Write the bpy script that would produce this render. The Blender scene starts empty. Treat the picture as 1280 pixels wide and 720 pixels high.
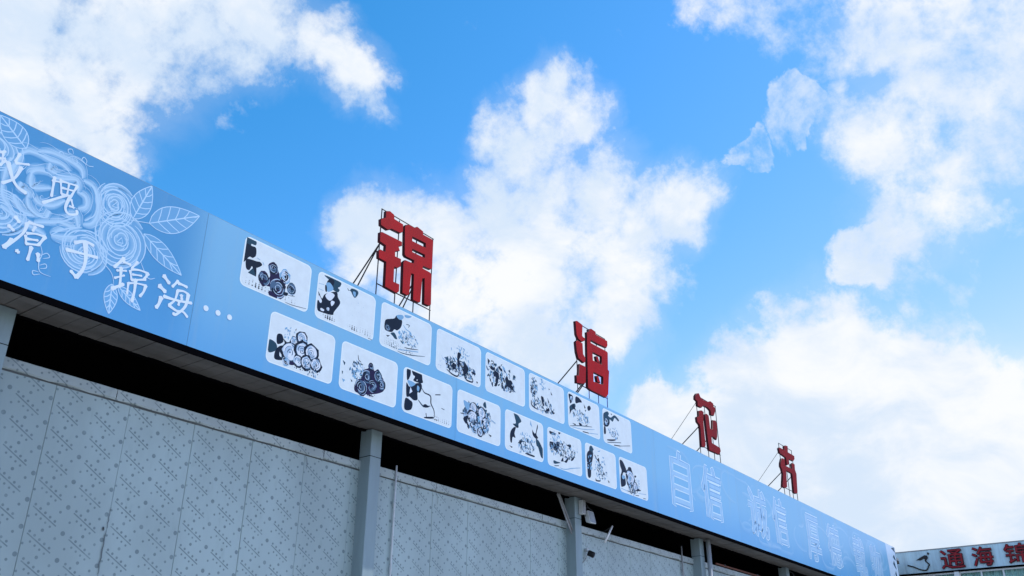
import bpy, math, random
from mathutils import Vector, Matrix

sc = bpy.context.scene
COL = sc.collection
rad = math.radians

# ------------------------------------------------------------------ camera
CAM_LOC = Vector((0.0, 0.0, 1.6))
YAW, PITCH, ROLL = 0.932467, 0.447707, 0.0018
FWD = Vector((math.sin(YAW)*math.cos(PITCH), math.cos(YAW)*math.cos(PITCH), math.sin(PITCH)))
_r = Vector((math.cos(YAW), -math.sin(YAW), 0.0)); _u = _r.cross(FWD)
RIGHT = _r*math.cos(ROLL) + _u*math.sin(ROLL); UP = -_r*math.sin(ROLL) + _u*math.cos(ROLL)
cam = bpy.data.cameras.new('camera'); cam_ob = bpy.data.objects.new('camera', cam); COL.objects.link(cam_ob)
cam.sensor_width = 36.0; cam.lens = 36.0*1133.68/1280.0; cam.clip_start = 0.05; cam.clip_end = 5000
m = Matrix((RIGHT, UP, -FWD)).transposed().to_4x4(); m.translation = CAM_LOC
cam_ob.matrix_world = m
sc.camera = cam_ob

# ------------------------------------------------------------------ light and exposure
SUN_DIR = Vector((0.50, -0.235, 0.835)).normalized()        # towards the sun: high, to the right and just in front of the fascia
SUN_EL = math.asin(SUN_DIR.z); SUN_AZ = math.atan2(SUN_DIR.x, SUN_DIR.y)
sun = bpy.data.lights.new('sun', 'SUN'); sun.energy = 4.6; sun.angle = rad(0.5); sun.color = (1.0, 0.96, 0.9)
sun_ob = bpy.data.objects.new('sun', sun); COL.objects.link(sun_ob)
sun_ob.rotation_euler = (-SUN_DIR).to_track_quat('-Z', 'Y').to_euler(); sun_ob.location = (10, -20, 40)
sc.view_settings.view_transform = 'Standard'; sc.view_settings.look = 'None'
sc.cycles.transparent_max_bounces = 48
sc.view_settings.exposure = 0.0; sc.view_settings.gamma = 1.0; sc.view_settings.use_curve_mapping = False

D = {
    'jin': {"o":[[[7.86,8.144],[7.943,8.183],[8.031,8.163],[8.04,8.1],[8.226,8.094],[8.229,7.972],[8.174,7.924],[7.998,7.913],[7.922,7.864],[7.777,7.878],[7.768,7.974],[7.862,8.043]],[[7.775,7.763],[7.82,7.788],[8.222,7.806],[8.227,7.743],[8.159,7.703],[8.19,7.646],[8.098,7.592],[8.104,7.523],[8.225,7.531],[8.228,7.414],[8.156,7.355],[8.099,7.351],[8.105,7.126],[8.222,7.131],[8.224,7.023],[8.174,6.973],[7.938,6.984],[7.929,7.359],[7.782,7.362],[7.771,7.476],[7.811,7.508],[7.897,7.509],[7.901,7.606],[7.782,7.618]],[[8.255,8.066],[8.278,8.112],[8.348,8.145],[8.456,8.147],[8.521,8.192],[8.653,8.171],[8.656,8.12],[8.855,8.126],[8.881,8.101],[8.887,7.654],[8.851,7.619],[8.687,7.603],[8.682,7.57],[8.843,7.569],[8.879,7.548],[8.895,7.068],[8.853,7.028],[8.742,7.024],[8.726,7.421],[8.683,7.399],[8.668,7.026],[8.63,6.998],[8.505,6.997],[8.496,7.394],[8.451,7.391],[8.429,7.058],[8.39,7.019],[8.284,7.022],[8.266,7.504],[8.307,7.551],[8.477,7.567],[8.484,7.615],[8.316,7.605],[8.282,7.63]]],"h":[[[8.428,7.979],[8.432,7.914],[8.717,7.929],[8.713,7.995]],[[8.442,7.78],[8.445,7.74],[8.708,7.754],[8.705,7.8]]]},
    'hai': {"o":[[[12.785,8.176],[12.848,8.205],[13.033,8.185],[13.007,7.963],[13.039,7.945],[13.106,7.948],[13.094,7.895],[12.991,7.833],[12.877,7.848],[12.808,7.92]],[[12.776,7.771],[12.835,7.819],[13.011,7.815],[13.019,7.609],[13.097,7.551],[13.08,7.475],[13.029,7.44],[12.848,7.473],[12.798,7.586]],[[12.883,7.379],[13.099,7.387],[13.067,7.075],[12.984,7.026],[12.766,6.986],[12.766,7.132],[12.838,7.146]],[[13.167,7.987],[13.165,8.089],[13.239,8.126],[13.264,8.184],[13.33,8.214],[13.488,8.204],[13.484,8.148],[13.898,8.154],[13.904,8.063],[13.858,7.999],[13.54,7.974],[13.292,7.973],[13.297,7.919],[13.545,7.922],[13.861,7.93],[13.9,7.913],[13.879,7.568],[13.922,7.552],[13.896,7.411],[13.85,7.075],[13.751,6.984],[13.225,6.982],[13.136,7.003],[13.158,7.917]],[[13.451,7.703],[13.53,7.722],[13.598,7.599],[13.487,7.603]],[[13.44,7.317],[13.518,7.335],[13.586,7.218],[13.474,7.204]]],"h":[[[13.344,7.746],[13.663,7.759],[13.65,7.603],[13.35,7.589]],[[13.347,7.36],[13.683,7.365],[13.671,7.214],[13.346,7.179]]]},
    'hua': {"o":[[[17.607,8.086],[17.689,8.162],[17.811,8.201],[17.875,8.128],[18.002,8.101],[18.218,8.111],[18.393,8.173],[18.527,8.156],[18.539,8.085],[18.636,8.073],[18.597,7.976],[18.499,7.854],[18.337,7.834],[18.342,7.934],[18.215,7.969],[17.983,7.957],[17.878,7.88],[17.684,7.87],[17.69,7.98],[17.59,7.997]],[[17.716,7.77],[17.867,7.822],[17.97,7.812],[17.909,7.568],[17.918,7.049],[17.869,6.987],[17.694,6.961],[17.722,7.332],[17.703,7.445],[17.594,7.489],[17.589,7.594],[17.702,7.647]],[[18.013,7.768],[18.128,7.81],[18.219,7.787],[18.237,7.493],[18.359,7.511],[18.408,7.734],[18.579,7.765],[18.63,7.699],[18.578,7.394],[18.519,7.302],[18.402,7.335],[18.264,7.319],[18.26,7.175],[18.662,7.159],[18.688,7.081],[18.595,6.984],[18.073,6.967],[18.047,7.22]]],"h":[]},
    'hui': {"o":[[[22.777,8.128],[22.907,8.183],[23.048,8.189],[23.003,8.022],[23.45,8.019],[23.445,7.929],[23.32,7.846],[23.017,7.836],[22.949,7.679],[22.801,7.628],[22.792,7.83],[22.396,7.858],[22.353,7.977],[22.433,8.024],[22.787,8.024]],[[22.462,7.729],[22.571,7.77],[22.702,7.756],[22.668,7.6],[23.167,7.605],[23.146,7.731],[23.268,7.795],[23.397,7.779],[23.365,7.633],[23.437,7.535],[23.328,7.017],[23.202,6.965],[23.051,6.966],[23.108,7.419],[23.087,7.472],[22.695,7.471],[22.613,7.029],[22.459,6.971],[22.272,6.976],[22.43,7.331],[22.383,7.455],[22.323,7.504],[22.354,7.595]]],"h":[]},
    'brace': {"jin":[[8.145,7.641],[8.582,7.17],[8.557,7.141],[8.697,7.224]],"hai":[[8.177,7.462],[8.564,7.18],[8.484,6.986]],"hua":[[8.165,7.443],[8.58,7.119]],"hui":[[8.186,7.453],[8.59,7.148]]},
    'chars': {"mei":[[0.035,[2.819,6.365],[2.864,6.394]],[0.03,[2.845,6.378],[2.865,6.263]],[0.03,[2.834,6.304],[2.879,6.323]],[0.035,[2.851,6.237],[2.887,6.308]],[0.04,[2.988,6.436],[2.969,6.339]],[0.035,[2.976,6.326],[3.093,6.37]],[0.045,[3.034,6.307],[2.999,6.169],[2.911,6.075]],[0.05,[2.91,6.299],[2.985,6.161],[3.05,6.097],[3.131,6.074]]],"gui":[[0.04,[3.347,6.362],[3.362,6.154]],[0.03,[3.334,6.315],[3.424,6.342]],[0.04,[3.301,6.052],[3.499,6.231]],[0.03,[3.406,6.367],[3.447,6.221]],[0.03,[3.42,6.353],[3.577,6.377]],[0.035,[3.577,6.377],[3.542,6.243]],[0.03,[3.447,6.221],[3.542,6.243]],[0.03,[3.441,6.287],[3.56,6.308]],[0.03,[3.494,6.365],[3.501,6.232]],[0.04,[3.534,6.238],[3.514,6.103],[3.557,6.049],[3.633,6.082],[3.627,6.119]],[0.03,[3.55,6.208],[3.581,6.148]],[0.03,[3.55,6.133],[3.595,6.135]]],"yuan":[[0.05,[3.097,5.803],[3.142,5.767]],[0.045,[3.06,5.695],[3.114,5.667]],[0.055,[3.071,5.474],[3.119,5.576]],[0.045,[3.213,5.787],[3.206,5.699],[3.166,5.613],[3.083,5.487]],[0.04,[3.223,5.801],[3.359,5.816]],[0.04,[3.289,5.784],[3.278,5.735]],[0.035,[3.225,5.664],[3.249,5.587]],[0.035,[3.231,5.688],[3.309,5.717],[3.401,5.726]],[0.045,[3.4,5.726],[3.358,5.619]],[0.035,[3.247,5.586],[3.359,5.62]],[0.035,[3.248,5.637],[3.343,5.662]],[0.045,[3.302,5.574],[3.298,5.438]],[0.05,[3.373,5.535],[3.393,5.466]],[0.05,[3.185,5.488],[3.205,5.477]]],"yu":[[0.045,[3.681,5.787],[3.779,5.842],[3.865,5.834]],[0.045,[3.62,5.685],[3.927,5.728]],[0.06,[3.783,5.824],[3.819,5.67],[3.815,5.552],[3.772,5.449]],[0.05,[3.772,5.449],[3.706,5.491]]],"jin":[[0.05,[4.199,5.833],[4.119,5.703]],[0.04,[4.199,5.796],[4.279,5.793]],[0.03,[4.15,5.677],[4.25,5.712]],[0.03,[4.143,5.59],[4.238,5.656]],[0.045,[4.189,5.723],[4.216,5.519]],[0.05,[4.139,5.47],[4.247,5.561]],[0.035,[4.348,5.854],[4.3,5.762]],[0.035,[4.288,5.73],[4.322,5.638]],[0.035,[4.297,5.749],[4.391,5.775],[4.487,5.777]],[0.045,[4.484,5.776],[4.453,5.696]],[0.03,[4.319,5.7],[4.42,5.723]],[0.035,[4.322,5.638],[4.471,5.7]],[0.035,[4.295,5.595],[4.304,5.479]],[0.03,[4.296,5.592],[4.377,5.622],[4.489,5.64]],[0.045,[4.483,5.638],[4.472,5.561],[4.443,5.502]],[0.05,[4.363,5.657],[4.375,5.539],[4.37,5.418]]],"hai":[[0.06,[4.661,5.822],[4.736,5.764]],[0.065,[4.632,5.696],[4.709,5.655]],[0.06,[4.676,5.578],[4.663,5.497],[4.641,5.45]],[0.045,[4.834,5.828],[4.779,5.741]],[0.045,[4.842,5.804],[4.895,5.805],[4.949,5.8]],[0.04,[4.848,5.721],[4.834,5.606],[4.776,5.527]],[0.04,[4.845,5.719],[4.915,5.739],[4.979,5.727]],[0.05,[4.979,5.727],[4.966,5.578],[4.878,5.457],[4.843,5.456]],[0.045,[4.703,5.6],[4.849,5.609],[5.033,5.643]],[0.04,[4.776,5.527],[4.87,5.497],[4.949,5.513],[5.012,5.474]],[0.05,[4.9,5.686],[4.912,5.643]],[0.045,[4.886,5.607],[4.886,5.567]]]},
    'dots': [[5.216,5.651],[5.373,5.652],[5.527,5.654]],
    'roses': [[3.99,6.36,0.22,0.24],[4.12,6.005,0.285,0.3],[3.78,5.735,0.24,0.235],[2.95,5.8,0.26,0.22],[2.72,6.4,0.3,0.24]],
    'leaves': [[[4.203,6.297],[4.337,6.759],0.11],[[4.389,6.328],[4.951,6.678],0.15],[[4.353,6.185],[4.86,5.905],0.105],[[4.133,5.518],[4.16,5.207],0.07],[[4.197,5.52],[4.477,5.356],0.06],[[3.029,6.517],[2.732,6.73],0.12]],
    'petals': [[[2.999,6.44],[3.061,6.499],[3.154,6.518],[3.267,6.509],[3.388,6.522],[3.506,6.455]],[[3.138,6.541],[3.248,6.589],[3.369,6.603],[3.512,6.587],[3.585,6.547],[3.606,6.467]],[[2.901,6.094],[2.932,5.966],[2.997,5.891],[3.1,5.845],[3.23,5.871]],[[3.135,6.251],[3.138,6.308],[3.182,6.35],[3.276,6.373],[3.348,6.348]],[[3.13,6.297],[3.136,6.202],[3.185,6.153],[3.352,6.236]],[[3.193,6.12],[3.206,6.065],[3.279,6.027],[3.403,6.062],[3.501,6.172]],[[3.146,6.048],[3.179,5.955],[3.276,5.904],[3.369,5.924],[3.378,6.001]],[[3.028,6.014],[3.056,5.943],[3.144,5.878],[3.26,5.879]],[[3.272,6.486],[3.278,6.412],[3.381,6.403],[3.526,6.445]],[[3.584,6.314],[3.676,6.295],[3.701,6.206],[3.633,6.147]],[[3.611,6.457],[3.728,6.438],[3.801,6.305],[3.807,6.154],[3.723,6.051]],[[2.924,6.362],[2.908,6.255],[2.906,6.096]],[[2.999,6.44],[2.967,6.311],[2.966,6.188]],[[3.348,6.348],[3.442,6.383],[3.558,6.43],[3.594,6.319]],[[3.065,6.166],[3.062,6.091],[3.148,6.085],[3.149,6.037]],[[3.716,6.455],[3.786,6.381],[3.832,6.217],[3.801,6.064],[3.708,6.007]],[[3.444,5.767],[3.552,5.876],[3.672,5.948],[3.689,5.998]],[[3.686,5.855],[3.569,5.803],[3.444,5.767]],[[3.27,5.82],[3.464,5.909],[3.579,5.999],[3.639,6.065]],[[2.945,5.852],[3.079,5.803],[3.199,5.773],[3.399,5.738]],[[3.549,6.008],[3.621,6.056],[3.67,5.959]],[[3.363,5.921],[3.385,5.997]],[[3.473,5.928],[3.623,5.923]]],
    'tendril': [[[3.391,6.582],[3.45,6.653],[3.517,6.669],[3.604,6.65],[3.641,6.643]],[[3.387,6.599],[3.352,6.606],[3.329,6.632],[3.356,6.661],[3.387,6.625]],[[3.461,6.685],[3.42,6.683],[3.407,6.715],[3.444,6.735],[3.466,6.688]],[[3.462,6.653],[3.483,6.611],[3.519,6.605],[3.509,6.652],[3.475,6.646]],[[3.604,6.65],[3.559,6.665],[3.572,6.712],[3.607,6.691],[3.609,6.652]],[[3.641,6.643],[3.686,6.66]],[[3.371,5.637],[3.409,5.555],[3.401,5.453],[3.433,5.369],[3.537,5.362]],[[3.397,5.522],[3.45,5.572],[3.483,5.543],[3.427,5.506]],[[3.412,5.43],[3.462,5.464],[3.477,5.429],[3.426,5.401]],[[3.421,5.364],[3.367,5.356],[3.381,5.321],[3.437,5.35]],[[3.837,6.188],[3.88,6.098],[3.965,5.754],[4.106,5.624],[4.154,5.503]],[[4.161,6.265],[4.389,6.328]],[[4.373,5.877],[4.488,5.729],[4.569,5.757]]],
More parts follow.
